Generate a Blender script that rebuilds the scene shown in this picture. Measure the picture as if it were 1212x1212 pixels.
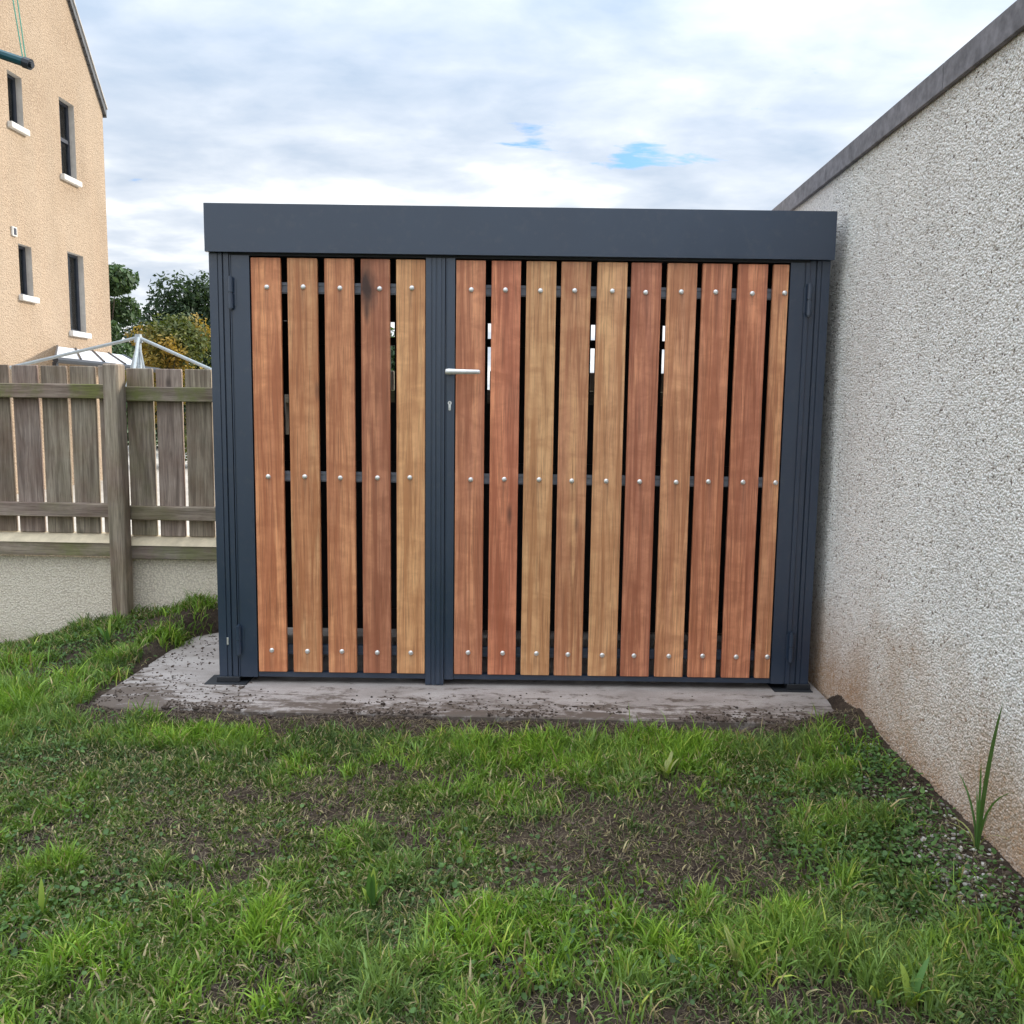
import bpy, bmesh, math, random
import numpy as np
from math import radians as R, sin, cos, pi
from mathutils import Vector, Matrix

random.seed(7)
rng = np.random.default_rng(7)
scene = bpy.context.scene
for o in list(bpy.data.objects):
    bpy.data.objects.remove(o)

# ------------------------------------------------------------------ camera
CAM = Vector((0, 0, 1.269))
pitch, yaw, roll = R(6.70), R(1.6326), R(0.771)
fw = Vector((-sin(yaw) * cos(pitch), cos(yaw) * cos(pitch), -sin(pitch)))
r0 = Vector((cos(yaw), sin(yaw), 0))
u0 = r0.cross(fw)
rt = r0 * cos(roll) + u0 * sin(roll)
up = -r0 * sin(roll) + u0 * cos(roll)
cd = bpy.data.cameras.new('camera')
cd.sensor_width = 36
cd.lens = 1030 / 1212 * 36
cd.clip_start = 0.05
cd.clip_end = 1000
cam = bpy.data.objects.new('camera', cd)
scene.collection.objects.link(cam)
m = Matrix((rt, up, -fw)).transposed().to_4x4()
m.translation = CAM
cam.matrix_world = m
scene.camera = cam

# ------------------------------------------------------------------ light
SUN_EL, SUN_AZ = R(25), R(58)         # azimuth measured from +Y towards +X
scene.view_settings.view_transform = 'Standard'
scene.view_settings.look = 'None'
scene.view_settings.gamma = 1
scene.view_settings.use_curve_mapping = False
scene.view_settings.exposure = 1.25

world = bpy.data.worlds.new('World')
scene.world = world
world.use_nodes = True
wt = world.node_tree
for n in list(wt.nodes):
    wt.nodes.remove(n)


class NT:
    """tiny helper to write node trees"""
    def __init__(s, t):
        s.t = t

    def n(s, kind, **kw):
        nd = s.t.nodes.new(kind)
        ins = kw.pop('ins', {})
        for k, v in kw.items():
            setattr(nd, k, v)
        for k, v in ins.items():
            if isinstance(v, bpy.types.NodeSocket):
                s.t.links.new(v, nd.inputs[k])
            else:
                nd.inputs[k].default_value = v
        return nd

    def math(s, op, a, b=None, c=None, clamp=False):
        nd = s.t.nodes.new('ShaderNodeMath')
        nd.operation = op
        nd.use_clamp = clamp
        for i, v in enumerate((a, b, c)):
            if v is None:
                continue
            if isinstance(v, bpy.types.NodeSocket):
                s.t.links.new(v, nd.inputs[i])
            else:
                nd.inputs[i].default_value = v
        return nd.outputs[0]

    def ramp(s, fac, stops, interp='LINEAR'):
        nd = s.t.nodes.new('ShaderNodeValToRGB')
        nd.color_ramp.interpolation = interp
        els = nd.color_ramp.elements
        while len(els) > 1:
            els.remove(els[-1])
        for i, (p, c) in enumerate(stops):
            e = els[0] if i == 0 else els.new(p)
            e.position = p
            e.color = (c, c, c, 1) if isinstance(c, (int, float)) else (*c, 1)
        s.t.links.new(fac, nd.inputs[0])
        return nd.outputs[0]

    def mix(s, fac, a, b, mode='MIX'):
        nd = s.t.nodes.new('ShaderNodeMix')
        nd.data_type = 'RGBA'
        nd.blend_type = mode
        for i, v in ((0, fac), (6, a), (7, b)):
            if isinstance(v, bpy.types.NodeSocket):
                s.t.links.new(v, nd.inputs[i])
            elif i == 0:
                nd.inputs[i].default_value = v
            else:
                nd.inputs[i].default_value = (*v, 1) if len(v) == 3 else v
        return nd.outputs[2]

    def noise(s, vec, scale, detail=4, rough=.55, dist=0.0, out=0):
        nd = s.n('ShaderNodeTexNoise', ins={'Scale': scale, 'Detail': detail, 'Roughness': rough, 'Distortion': dist})
        if vec is not None:
            s.t.links.new(vec, nd.inputs['Vector'])
        return nd.outputs[out]

    def mapping(s, vec, scale=(1, 1, 1), loc=(0, 0, 0)):
        return s.n('ShaderNodeMapping', ins={'Vector': vec, 'Scale': scale, 'Location': loc}).outputs[0]


W = NT(wt)
tc = W.n('ShaderNodeTexCoord').outputs['Generated']
sky = W.n('ShaderNodeTexSky', sky_type='NISHITA', sun_disc=False, sun_elevation=SUN_EL, sun_rotation=SUN_AZ,
          altitude=50, air_density=1.0, dust_density=1.0, ozone_density=1.2)
sep = W.n('ShaderNodeSeparateXYZ', ins={0: tc})
zc = W.math('MAXIMUM', sep.outputs[2], 0.0)
dz = W.math('ADD', zc, 0.16)
cx = W.math('DIVIDE', sep.outputs[0], dz)
cy = W.math('DIVIDE', sep.outputs[1], dz)
cv = W.n('ShaderNodeCombineXYZ', ins={0: cx, 1: cy, 2: 0.37}).outputs[0]
n_big = W.noise(W.mapping(cv, (0.75, 1.0, 1), (3.1, 0.4, 0)), 1.1, 5, .5, .25)
n_fine = W.noise(W.mapping(cv, (1.0, 1.30, 1), (0.7, 5.2, 0)), 3.6, 9, .52, .15)
n_mix = W.math('ADD', W.math('MULTIPLY', n_big, 0.55), W.math('MULTIPLY', n_fine, 0.45))
# low cloud is thinner and whiter than the deck higher up
n_mix = W.math('ADD', n_mix, W.n('ShaderNodeMapRange', ins={0: zc, 1: .10, 2: .36, 3: .080, 4: -.065}).outputs[0])
# cloud body: blue grey undersides to bright thin white cloud
cloud = W.ramp(n_mix, [(0.34, (1.56, 1.92, 2.42)), (0.44, (2.04, 2.32, 2.72)), (0.52, (2.55, 2.76, 3.05)), (0.58, (3.25, 3.38, 3.55)), (.66, (4.2, 4.25, 4.3))])
# colour ramps clamp nothing; brighter towards the hidden sun, as thin cloud is
sd = (sin(SUN_AZ) * cos(SUN_EL), cos(SUN_AZ) * cos(SUN_EL), sin(SUN_EL))
dotn = W.n('ShaderNodeVectorMath', operation='DOT_PRODUCT', ins={0: tc, 1: sd}).outputs['Value']
glow = W.math('POWER', W.math('MAXIMUM', dotn, 0.0), 4.0)
glow = W.math('MULTIPLY_ADD', glow, 0.15, 1.0)
# overcast-style rise towards the zenith, boosted to add light to the shaded yard
glow = W.math('MULTIPLY', glow, W.math('MULTIPLY_ADD', W.math('POWER', zc, 2.6), 3.5, 1.0))
cloud = W.n('ShaderNodeVectorMath', operation='SCALE', ins={0: cloud, 'Scale': glow}).outputs[0]
# small holes of blue where the deck is thin
holes = W.noise(W.mapping(cv, (1.0, 2.1, 1), (9.2, 1.7, 0)), 4.6, 8, .6, .3)
def near(px_, py_, k):
    d_ = W.n('ShaderNodeVectorMath', operation='DISTANCE', ins={0: cv, 1: (px_, py_, 0.37)}).outputs['Value']
    return W.math('MULTIPLY', W.ramp(d_, [(0.0, 1.0), (.06, .8), (.17, 0.0)], 'EASE'), k)
holes = W.math('ADD', holes, W.math('ADD', near(.20, 2.25, .17), W.math('ADD', near(-.015, 2.139, .15), near(.29, 2.215, .16))))
hole = W.ramp(holes, [(0.69, 0.0), (0.80, 0.9)])
blue = W.mix(1.0, sky.outputs[0], (.36, .55, .80), 'MULTIPLY')
col = W.mix(hole, cloud, blue)
bg = W.n('ShaderNodeBackground', ins={'Color': col, 'Strength': 0.13})
wo = W.n('ShaderNodeOutputWorld', ins={0: bg.outputs[0]})

sl = bpy.data.lights.new('sun', 'SUN')
sl.energy = 2.0
sl.angle = R(6)
sl.color = (1.0, 0.93, 0.82)
so = bpy.data.objects.new('sun', sl)
scene.collection.objects.link(so)
so.rotation_euler = Vector(sd).to_track_quat('Z', 'Y').to_euler()
so.location = (5, 6, 8)

# ------------------------------------------------------------------ helpers
COL = scene.collection


def tag(o, label=None, cat=None, group=None, kind=None):
    if label: o['label'] = label
    if cat: o['category'] = cat
    if group: o['group'] = group
    if kind: o['kind'] = kind
    return o


def empty(name, loc=(0, 0, 0), rz=0.0):
    o = bpy.data.objects.new(name, None)
    COL.objects.link(o)
    o.location = loc
    o.rotation_euler = (0, 0, rz)
    o.empty_display_size = .2
    return o


def link(name, me, mat=None, parent=None, loc=None):
    o = bpy.data.objects.new(name, me)
    COL.objects.link(o)
    if mat is not None and not me.materials:
        me.materials.append(mat)
    if parent: o.parent = parent
    if loc: o.location = loc
    return o


def obj(name, bm, mat, parent=None, loc=None, smooth=False):
    me = bpy.data.meshes.new(name)
    bmesh.ops.recalc_face_normals(bm, faces=bm.faces)
    bm.to_mesh(me)
    bm.free()
    if smooth:
        for p in me.polygons: p.use_smooth = True
    return link(name, me, mat, parent, loc)


def bx(bm, x0, x1, y0, y1, z0, z1, bev=0.0):
    vs = [bm.verts.new(c) for c in ((x0, y0, z0), (x1, y0, z0), (x1, y1, z0), (x0, y1, z0),
                                    (x0, y0, z1), (x1, y0, z1), (x1, y1, z1), (x0, y1, z1))]
    fs = [bm.faces.new([vs[i] for i in f]) for f in
          ((0, 3, 2, 1), (4, 5, 6, 7), (0, 1, 5, 4), (1, 2, 6, 5), (2, 3, 7, 6), (3, 0, 4, 7))]
    if bev:
        es = list({e for f in fs for e in f.edges})
        bmesh.ops.bevel(bm, geom=es, offset=bev, segments=1, affect='EDGES')


def prism(bm, pts, z0, z1):
    """closed xy outline extruded in z"""
    a = [bm.verts.new((x, y, z0)) for x, y in pts]
    b = [bm.verts.new((x, y, z1)) for x, y in pts]
    n = len(pts)
    for i in range(n):
        bm.faces.new((a[i], a[(i + 1) % n], b[(i + 1) % n], b[i]))
    bm.faces.new(a[::-1]); bm.faces.new(b)


def tube(bm, p0, p1, r0_, r1_=None, seg=10, cap=True):
    r1_ = r0_ if r1_ is None else r1_
    p0, p1 = Vector(p0), Vector(p1)
    d = (p1 - p0).normalized()
    a = d.orthogonal().normalized(); b = d.cross(a)
    A, B = [], []
    for i in range(seg):
        t = 2 * pi * i / seg
        v = a * cos(t) + b * sin(t)
        A.append(bm.verts.new(p0 + v * r0_)); B.append(bm.verts.new(p1 + v * r1_))
    for i in range(seg):
        bm.faces.new((A[i], A[(i + 1) % seg], B[(i + 1) % seg], B[i]))
    if cap:
        bm.faces.new(A[::-1]); bm.faces.new(B)


def mat(name):
    m_ = bpy.data.materials.new(name)
    m_.use_nodes = True
    t = m_.node_tree
    for n in list(t.nodes): t.nodes.remove(n)
    N = NT(t)
    return m_, N


def finish(N, color, rough=.6, metal=0.0, height=None, bump=.3, dist=.01, spec=.5, extra=None):
    ins = {'Base Color': color if isinstance(color, bpy.types.NodeSocket) else (*color, 1), 'Roughness': rough,
           'Metallic': metal, 'Specular IOR Level': spec}
    if extra: ins.update(extra)
    p = N.n('ShaderNodeBsdfPrincipled', ins=ins)
    if height is not None:
        b = N.n('ShaderNodeBump', ins={'Height': height, 'Strength': bump, 'Distance': dist})
        N.t.links.new(b.outputs[0], p.inputs['Normal'])
    N.n('ShaderNodeOutputMaterial', ins={0: p.outputs[0]})
    return p


# ------------------------------------------------------------------ materials
def make_metal():
    m_, N = mat('powder_coated_steel')
    o = N.n('ShaderNodeTexCoord').outputs['Object']
    n1 = N.noise(N.mapping(o, (1, 1, .5)), 3.5, 6, .6)
    n2 = N.noise(o, 420, 2, .5)
    c = N.ramp(n1, [(0.3, (0.017, 0.032, 0.060)), (0.7, (0.024, 0.042, 0.074))])
    ds = N.noise(o, 22, 6, .7)
    dm = N.ramp(ds, [(0.54, 0.0), (0.76, .12)])
    c = N.mix(dm, c, (0.20, 0.18, 0.15))
    rr = N.ramp(n1, [(0.3, .28), (0.7, .42)])
    finish(N, c, rr, 0.0, n2, .12, .0006, spec=.75, extra={'Coat Weight': .35, 'Coat Roughness': .3})
    return m_


def make_black():
    m_, N = mat('dark_interior_metal')
    finish(N, (.018, .020, .024), .6)
    return m_


def make_steel():
    m_, N = mat('stainless_steel')
    o = N.n('ShaderNodeTexCoord').outputs['Object']
    n = N.noise(o, 60, 3)
    c = N.ramp(n, [(0.3, (.72, .70, .67)), (.7, (.86, .85, .82))])
    finish(N, c, .38, .75)
    return m_


def make_rail_metal():
    m_, N = mat('grey_rail_metal')
    o = N.n('ShaderNodeTexCoord').outputs['Object']
    n = N.noise(o, 30, 3)
    c = N.ramp(n, [(0.3, (.13, .145, .17)), (.7, (.18, .20, .23))])
    finish(N, c, .45, 0)
    return m_


def make_hardwood():
    m_, N = mat('oiled_hardwood')
    o = N.n('ShaderNodeTexCoord').outputs['Object']
    oi = N.n('ShaderNodeObjectInfo')
    rnd = oi.outputs['Random']
    off = N.n('ShaderNodeCombineXYZ', ins={0: N.math('MULTIPLY', rnd, 37.0), 1: N.math('MULTIPLY', rnd, 11.0),
                                           2: N.math('MULTIPLY', rnd, 53.0)}).outputs[0]
    p = N.n('ShaderNodeVectorMath', operation='ADD', ins={0: o, 1: off}).outputs[0]
    # broad figure, then fine pores, all stretched along the board
    band = N.noise(N.mapping(p, (9, 3, .55)), 1.0, 4, .55, 1.2)
    figure = N.noise(N.mapping(p, (30, 20, 1.3)), 1.0, 5, .6, .8)
    pore = N.noise(N.mapping(p, (170, 120, 4.5)), 1.0, 5, .65)
    chat = N.noise(N.mapping(p, (8, 8, 14)), 1.0, 4, .6, .5)
    base = N.mix(1.0, oi.outputs['Color'], (1.44, 1.27, 1.10), 'MULTIPLY')
    light = N.mix(1.0, base, (1.38, 1.40, 1.30), 'MULTIPLY')
    yellow = N.mix(oi.outputs['Alpha'], light, (0.80, 0.46, 0.22))
    dark = N.mix(1.0, base, (.62, .50, .44), 'MULTIPLY')
    c = N.mix(N.ramp(band, [(.40, 0.0), (.60, 1.0)]), base, yellow)
    c = N.mix(N.ramp(figure, [(.40, .80), (.58, 0.0)]), c, dark)
    c = N.mix(N.ramp(chat, [(.35, .50), (.62, 0.0)]), c, dark)
    c = N.mix(N.ramp(pore, [(.36, .42), (.50, 0.0)]), c, (.18, .07, .035))
    # a scatter of small dark knots and stains
    vv = N.n('ShaderNodeTexVoronoi', ins={'Vector': N.mapping(p, (9, 1, 2.2)), 'Scale': 1.0, 'Randomness': 1.0})
    k = N.math('MULTIPLY', N.ramp(vv.outputs['Distance'], [(.05, 1.0), (.15, 0.0)]),
               N.ramp(N.n('ShaderNodeSeparateColor', ins={0: vv.outputs['Color']}).outputs[0], [(.66, 0.0), (.72, .80)]))
    c = N.mix(k, c, (.07, .035, .025))
    # faint grey weeping below each fixing
    so_ = N.n('ShaderNodeSeparateXYZ', ins={0: o})
    ax = N.math('SUBTRACT', 1.0, N.math('MULTIPLY', N.math('ABSOLUTE', N.math('ADD', so_.outputs[0], N.math('MULTIPLY', N.math('SUBTRACT', band, .5), .02))), 85.0), None, True)
    tot = None
    for z0_ in (.804, -.027, -.829):
        d_ = N.math('SUBTRACT', z0_, so_.outputs[2])
        g_ = N.ramp(N.math('MULTIPLY', d_, 6.0, None, True), [(0.0, 0.0), (.02, 1.0), (.3, .5), (.85, 0.0)])
        tot = g_ if tot is None else N.math('ADD', tot, g_)
    c = N.mix(N.math('MULTIPLY', N.math('MULTIPLY', tot, ax), .38), c, (.12, .075, .06))
    h = N.math('ADD', N.math('MULTIPLY', pore, .5), N.math('MULTIPLY', figure, .5))
    rr = N.ramp(figure, [(.3, .42), (.7, .58)])
    finish(N, c, rr, 0, h, .3, .0012, spec=.4)
    return m_


def make_stained_hardwood(src):
    m_ = src.copy()
    m_.name = 'oiled_hardwood_with_knot'
    t = m_.node_tree
    N = NT(t)
    p = [n for n in t.nodes if n.type == 'BSDF_PRINCIPLED'][0]
    old = p.inputs['Base Color'].links[0].from_socket
    o = N.n('ShaderNodeTexCoord').outputs['Object']
    wob = N.noise(N.mapping(o, (25, 25, 9)), 1.0, 4, .6, 0, 1)
    wv = N.n('ShaderNodeVectorMath', operation='SCALE', ins={0: wob, 'Scale': .05}).outputs[0]
    q = N.n('ShaderNodeVectorMath', operation='ADD', ins={0: o, 1: wv}).outputs[0]
    q = N.mapping(q, (1, 0, .34), (.012, 0, -.283))
    ln = N.n('ShaderNodeVectorMath', operation='LENGTH', ins={0: q}).outputs['Value']
    f = N.ramp(ln, [(.014, .95), (.030, .45), (.046, 0.0)])
    c = N.mix(f, old, (.05, .028, .022))
    t.links.new(c, p.inputs['Base Color'])
    return m_


def make_old_timber():
    m_, N = mat('weathered_fence_timber')
    o = N.n('ShaderNodeTexCoord').outputs['Object']
    oi = N.n('ShaderNodeObjectInfo')
    rnd = oi.outputs['Random']
    off = N.n('ShaderNodeCombineXYZ', ins={0: N.math('MULTIPLY', rnd, 41.0), 1: N.math('MULTIPLY', rnd, 17.0),
                                           2: N.math('MULTIPLY', rnd, 29.0)}).outputs[0]
    p = N.n('ShaderNodeVectorMath', operation='ADD', ins={0: o, 1: off}).outputs[0]
    # the board's long axis is its object Z
    fig = N.noise(N.mapping(p, (28, 20, 1.6)), 1.0, 6, .6, 1.0)
    pore = N.noise(N.mapping(p, (260, 200, 8)), 1.0, 3, .6)
    blot = N.noise(p, 4.5, 5, .6)
    c = N.ramp(fig, [(.30, (.13, .105, .09)), (.50, (.28, .235, .20)), (.70, (.44, .38, .325))])
    c = N.mix(N.ramp(blot, [(.42, 0.0), (.70, .50)]), c, (.17, .10, .075))
    alg = N.noise(N.mapping(p, (6, 6, 6), (4, 2, 9)), 1.0, 5, .65)
    af = N.math('MULTIPLY', N.ramp(alg, [(.42, 0.0), (.64, .80)]), oi.outputs['Alpha'])
    c = N.mix(af, c, (.16, .19, .05))
    c = N.mix(N.ramp(pore, [(.34, .5), (.5, 0.0)]), c, (.07, .06, .05))
    vv = N.n('ShaderNodeTexVoronoi', ins={'Vector': N.mapping(p, (7, 1, 3.2)), 'Scale': 1.0, 'Randomness': 1.0})
    k = N.math('MULTIPLY', N.ramp(vv.outputs['Distance'], [(.05, 1.0), (.16, 0.0)]),
               N.ramp(N.n('ShaderNodeSeparateColor', ins={0: vv.outputs['Color']}).outputs[0], [(.62, 0.0), (.7, .8)]))
    c = N.mix(k, c, (.06, .05, .045))
    c = N.mix(1.0, c, oi.outputs['Color'], 'MULTIPLY')
    c = N.mix(1.0, c, (1.08, 1.05, 1.04), 'MULTIPLY')
    h = N.math('ADD', N.math('MULTIPLY', pore, .4), N.math('MULTIPLY', fig, .6))
    finish(N, c, .85, 0, h, .6, .003, spec=.2)
    return m_


def make_harling(name, pale, mid, dark, scale, bumpd=.01, stain=None, speck=None, streak=False):
    """roughcast: small stones thrown on render; stain = (z_top, fade, colour) of splashed soil"""
    m_, N = mat(name)
    o = N.n('ShaderNodeTexCoord').outputs['Object']
    wn = N.noise(o, scale * .8, 2, .5, 0, 1)
    wv = N.n('ShaderNodeVectorMath', operation='SCALE', ins={0: wn, 'Scale': .22 / scale}).outputs[0]
    p = N.n('ShaderNodeVectorMath', operation='ADD', ins={0: o, 1: wv}).outputs[0]
    v = N.n('ShaderNodeTexVoronoi', ins={'Vector': p, 'Scale': scale, 'Randomness': 1.0})
    v2 = N.n('ShaderNodeTexVoronoi', ins={'Vector': p, 'Scale': scale * 2.1, 'Randomness': 1.0})
    rc = N.n('ShaderNodeSeparateColor', ins={0: v.outputs['Color']}).outputs[0]
    rc2 = N.n('ShaderNodeSeparateColor', ins={0: v2.outputs['Color']}).outputs[1]
    st = N.ramp(v.outputs['Distance'], [(.05, 1.0), (.35, .82), (.60, .30), (.80, 0.0)])
    big = N.noise(o, 1.6, 6, .62)
    c = N.mix(N.ramp(rc, [(.1, 0.0), (.9, 1.0)]), mid, pale)
    c = N.mix(N.ramp(v.outputs['Distance'], [(.40, 0.0), (.66, .80)]), c, dark)
    c = N.mix(N.ramp(rc2, [(.88, 0.0), (.94, .55)]), c, dark)
    if streak:
        sk = N.noise(N.mapping(o, (1, 3.0, .22)), 1.0, 6, .65)
        c = N.mix(N.ramp(sk, [(.44, .30), (.60, 0.0)]), c, (.30, .235, .17))
        pt = N.noise(o, .55, 4, .6)
        c = N.mix(N.ramp(pt, [(.40, .22), (.60, 0.0)]), c, (.62, .50, .38))
    if speck:
        c = N.mix(N.ramp(rc, [(.93, 0.0), (.95, .65)]), c, speck)
    c = N.mix(N.ramp(big, [(.42, .28), (.62, 0.0)]), c, mid)
    if stain:
        zt, fade, sc, lo = stain
        z = N.n('ShaderNodeSeparateXYZ', ins={0: o}).outputs[2]
        wob = N.noise(o, 3.2, 6, .65)
        zz = N.math('ADD', z, N.math('MULTIPLY', N.math('SUBTRACT', wob, .5), -fade * 1.6))
        f = N.n('ShaderNodeMapRange', ins={0: zz, 1: zt, 2: zt - fade, 3: 0.0, 4: lo}).outputs[0]
        f = N.math('MULTIPLY', f, N.ramp(rc, [(0.0, .75), (1.0, 1.0)]))
        c = N.mix(f, c, sc)
    h = N.math('ADD', N.math('MULTIPLY', N.math('MULTIPLY', st, N.math('ADD', rc, .35)), .8), N.math('MULTIPLY', rc2, .12))
    finish(N, c, .9, 0, h, .8, bumpd, spec=.25)
    return m_


def make_soil():
    m_, N = mat('damp_soil')
    o = N.n('ShaderNodeTexCoord').outputs['Object']
    n1 = N.noise(o, 3.0, 8, .65)
    n2 = N.noise(o, 45, 8, .7)
    c = N.ramp(n1, [(.3, (.036, .025, .018)), (.5, (.070, .049, .036)), (.72, (.115, .085, .062))])
    c = N.mix(N.ramp(n2, [(.35, .65), (.6, 0.0)]), c, (.030, .022, .017))
    th = N.noise(N.mapping(o, (60, 140, 60)), 1.0, 3, .6, 2.0)
    c = N.mix(N.ramp(th, [(.60, 0.0), (.68, .5)]), c, (.23, .19, .12))
    finish(N, c, .95, 0, n2, .9, .02, spec=.2)
    return m_


def make_concrete():
    m_, N = mat('dirty_concrete')
    o = N.n('ShaderNodeTexCoord').outputs['Object']
    n1 = N.noise(N.mapping(o, (1, 1.8, 1)), 3.0, 8, .65)
    n2 = N.noise(o, 160, 4, .6)
    c = N.ramp(n1, [(.3, (.26, .225, .20)), (.55, (.40, .355, .325)), (.75, (.50, .455, .42))])
    c = N.mix(N.ramp(n2, [(.35, .35), (.55, 0.0)]), c, (.18, .16, .145))
    # trodden-in soil in streaks that thin out away from the edge of the slab
    s1 = N.noise(N.mapping(o, (1.0, 3.2, 1)), 5.0, 8, .72, .4)
    s2 = N.noise(o, 28, 7, .7)
    y = N.n('ShaderNodeSeparateXYZ', ins={0: o}).outputs[1]
    e = N.n('ShaderNodeMapRange', ins={0: y, 1: 3.45, 2: 4.0, 3: .13, 4: -.08}).outputs[0]
    sx = N.n('ShaderNodeSeparateXYZ', ins={0: o}).outputs[0]
    e2 = N.n('ShaderNodeMapRange', ins={0: sx, 1: -1.5, 2: -1.9, 3: 0.0, 4: .10}).outputs[0]
    ss = N.math('ADD', N.math('ADD', N.math('MULTIPLY', s1, .7), N.math('MULTIPLY', s2, .3)), N.math('ADD', e, e2))
    c = N.mix(N.ramp(ss, [(.52, 0.0), (.60, .9)]), c, (.105, .078, .060))
    h = N.math('ADD', N.math('MULTIPLY', n2, .4), N.math('MULTIPLY', ss, .8))
    finish(N, c, .88, 0, h, .6, .006, spec=.3)
    return m_


def make_plain(name, c, rough=.7, metal=0.0, var=.15, scale=8, spec=.4, bumpd=0.0):
    m_, N = mat(name)
    o = N.n('ShaderNodeTexCoord').outputs['Object']
    n1 = N.noise(o, scale, 6, .6)
    a = tuple(v * (1 - var) for v in c); b = tuple(min(1, v * (1 + var)) for v in c)
    finish(N, N.ramp(n1, [(.3, a), (.7, b)]), rough, metal, n1 if bumpd else None, .5, bumpd or .001, spec=spec)
    return m_


def make_leaf(name, trans=.35, rough=.55, tint=(1, 1, 1)):
    """blade/leaf colour comes from a per-leaf attribute; part of the light passes through"""
    m_, N = mat(name)
    a = N.n('ShaderNodeAttribute', attribute_name='tint').outputs['Color']
    a = N.mix(1.0, a, tint, 'MULTIPLY')
    p = N.n('ShaderNodeBsdfPrincipled', ins={'Base Color': a, 'Roughness': rough, 'Specular IOR Level': .35})
    t = N.n('ShaderNodeBsdfTranslucent', ins={'Color': N.mix(1.0, a, (1.25, 1.35, .7), 'MULTIPLY')})
    mx = N.n('ShaderNodeMixShader', ins={0: trans, 1: p.outputs[0], 2: t.outputs[0]})
    N.n('ShaderNodeOutputMaterial', ins={0: mx.outputs[0]})
    return m_


def make_glass():
    m_, N = mat('window_glass')
    fr = N.n('ShaderNodeFresnel', ins={'IOR': 1.5})
    t = N.n('ShaderNodeBsdfTransparent', ins={'Color': (.80, .84, .84, 1)})
    gl_ = N.n('ShaderNodeBsdfGlossy', ins={'Color': (1, 1, 1, 1), 'Roughness': .02})
    mx = N.n('ShaderNodeMixShader', ins={0: fr.outputs[0], 1: t.outputs[0], 2: gl_.outputs[0]})
    N.n('ShaderNodeOutputMaterial', ins={0: mx.outputs[0]})
    return m_


def make_slate():
    m_, N = mat('roof_slate')
    o = N.n('ShaderNodeTexCoord').outputs['Object']
    b = N.n('ShaderNodeTexBrick', ins={'Vector': o, 'Scale': 3.0, 'Color1': (.07, .075, .085, 1),
                                       'Color2': (.10, .105, .115, 1), 'Mortar': (.03, .03, .03, 1), 'Mortar Size': .02})
    finish(N, b.outputs[0], .6, 0, b.outputs[1], -.4, .02)
    return m_


M = dict(metal=make_metal(), black=make_black(), steel=make_steel(), rail=make_rail_metal(), wood=make_hardwood(),
         timber=make_old_timber(), soil=make_soil(), concrete=make_concrete(), glass=make_glass(), slate=make_slate())
M['knot'] = make_stained_hardwood(M['wood'])
M['dash'] = make_harling('white_pebbledash', (.91, .88, .84), (.82, .78, .73), (.50, .46, .42), 120, .004,
                         stain=(.62, .55, (.40, .25, .14), .88), speck=(.20, .17, .16))
M['ochre'] = make_harling('ochre_harling', (.52, .385, .27), (.44, .325, .225), (.29, .205, .14), 38, .02, streak=True)
M['dwarf'] = make_harling('grey_beige_harling', (.90, .80, .66), (.82, .72, .58), (.56, .47, .37), 95, .004,
                          stain=(.26, .34, (.30, .20, .12), .6))
M['reveal'] = make_plain('painted_reveal', (.50, .46, .42), .8)
M['sill'] = make_plain('pale_stone_sill', (.68, .66, .62), .8)
M['frame'] = make_plain('dark_window_frame', (.035, .04, .055), .45)
M['curtain'] = make_plain('pale_blind', (.60, .60, .60), .8)
M['pave'] = make_plain('pale_paving', (.46, .42, .36), .85, scale=3)
M['far'] = make_plain('far_ground', (.07, .09, .035), .95, scale=1.2, var=.3)
M['coping'] = make_plain('weathered_coping', (.19, .18, .19), .85, scale=22, var=.35, bumpd=.002)
M['felt'] = make_plain('roof_felt', (.10, .10, .105), .9, scale=30)
M['ledge'] = make_plain('sunlit_edge_timber', (.62, .52, .36), .8, scale=14, var=.18)  # pale colour stands in for sun on the bottom rail's top edge
M['teal'] = make_plain('teal_enamel', (.010, .075, .090), .4)
M['cord'] = make_plain('green_cord', (.12, .36, .26), .7)
M['zinc'] = make_plain('galvanised_tube', (.34, .37, .38), .5, .3, scale=25, var=.12)
M['gutter'] = make_plain('black_gutter', (.03, .033, .04), .4)
M['canopy'] = make_plain('translucent_sheet', (.74, .76, .80), .35, scale=3)
M['bark'] = make_plain('bark', (.075, .06, .045), .95, scale=20, var=.4, bumpd=.01)
M['stone'] = make_plain('small_stone', (.52, .49, .44), .85, scale=60, var=.3)
M['grass'] = make_leaf('grass_blade', .22)
M['clover'] = make_leaf('broad_leaf', .30)
M['foliage'] = make_leaf('tree_leaf', .25, .6)

# ------------------------------------------------------------------ numpy noise and ground shape
_g = np.random.default_rng(3).random((64, 64))


def vnoise(x, y, s=1.0, oct_=3):
    x = np.asarray(x, float) * s; y = np.asarray(y, float) * s
    out = 0; amp = 1; tot = 0
    for k in range(oct_):
        xi = np.floor(x).astype(int); yi = np.floor(y).astype(int)
        fx = x - xi; fy = y - yi
        fx = fx * fx * (3 - 2 * fx); fy = fy * fy * (3 - 2 * fy)
        a = _g[xi % 64, yi % 64]; b = _g[(xi + 1) % 64, yi % 64]
        c = _g[xi % 64, (yi + 1) % 64]; d = _g[(xi + 1) % 64, (yi + 1) % 64]
        out = out + amp * ((a * (1 - fx) + b * fx) * (1 - fy) + (c * (1 - fx) + d * fx) * fy)
        tot += amp; amp *= .5; x = x * 2.03 + 5.1; y = y * 2.03 + 9.7
    return out / tot


def sst(a, b, v):
    t = np.clip((np.asarray(v, float) - a) / (b - a), 0, 1)
    return t * t * (3 - 2 * t)


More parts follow.
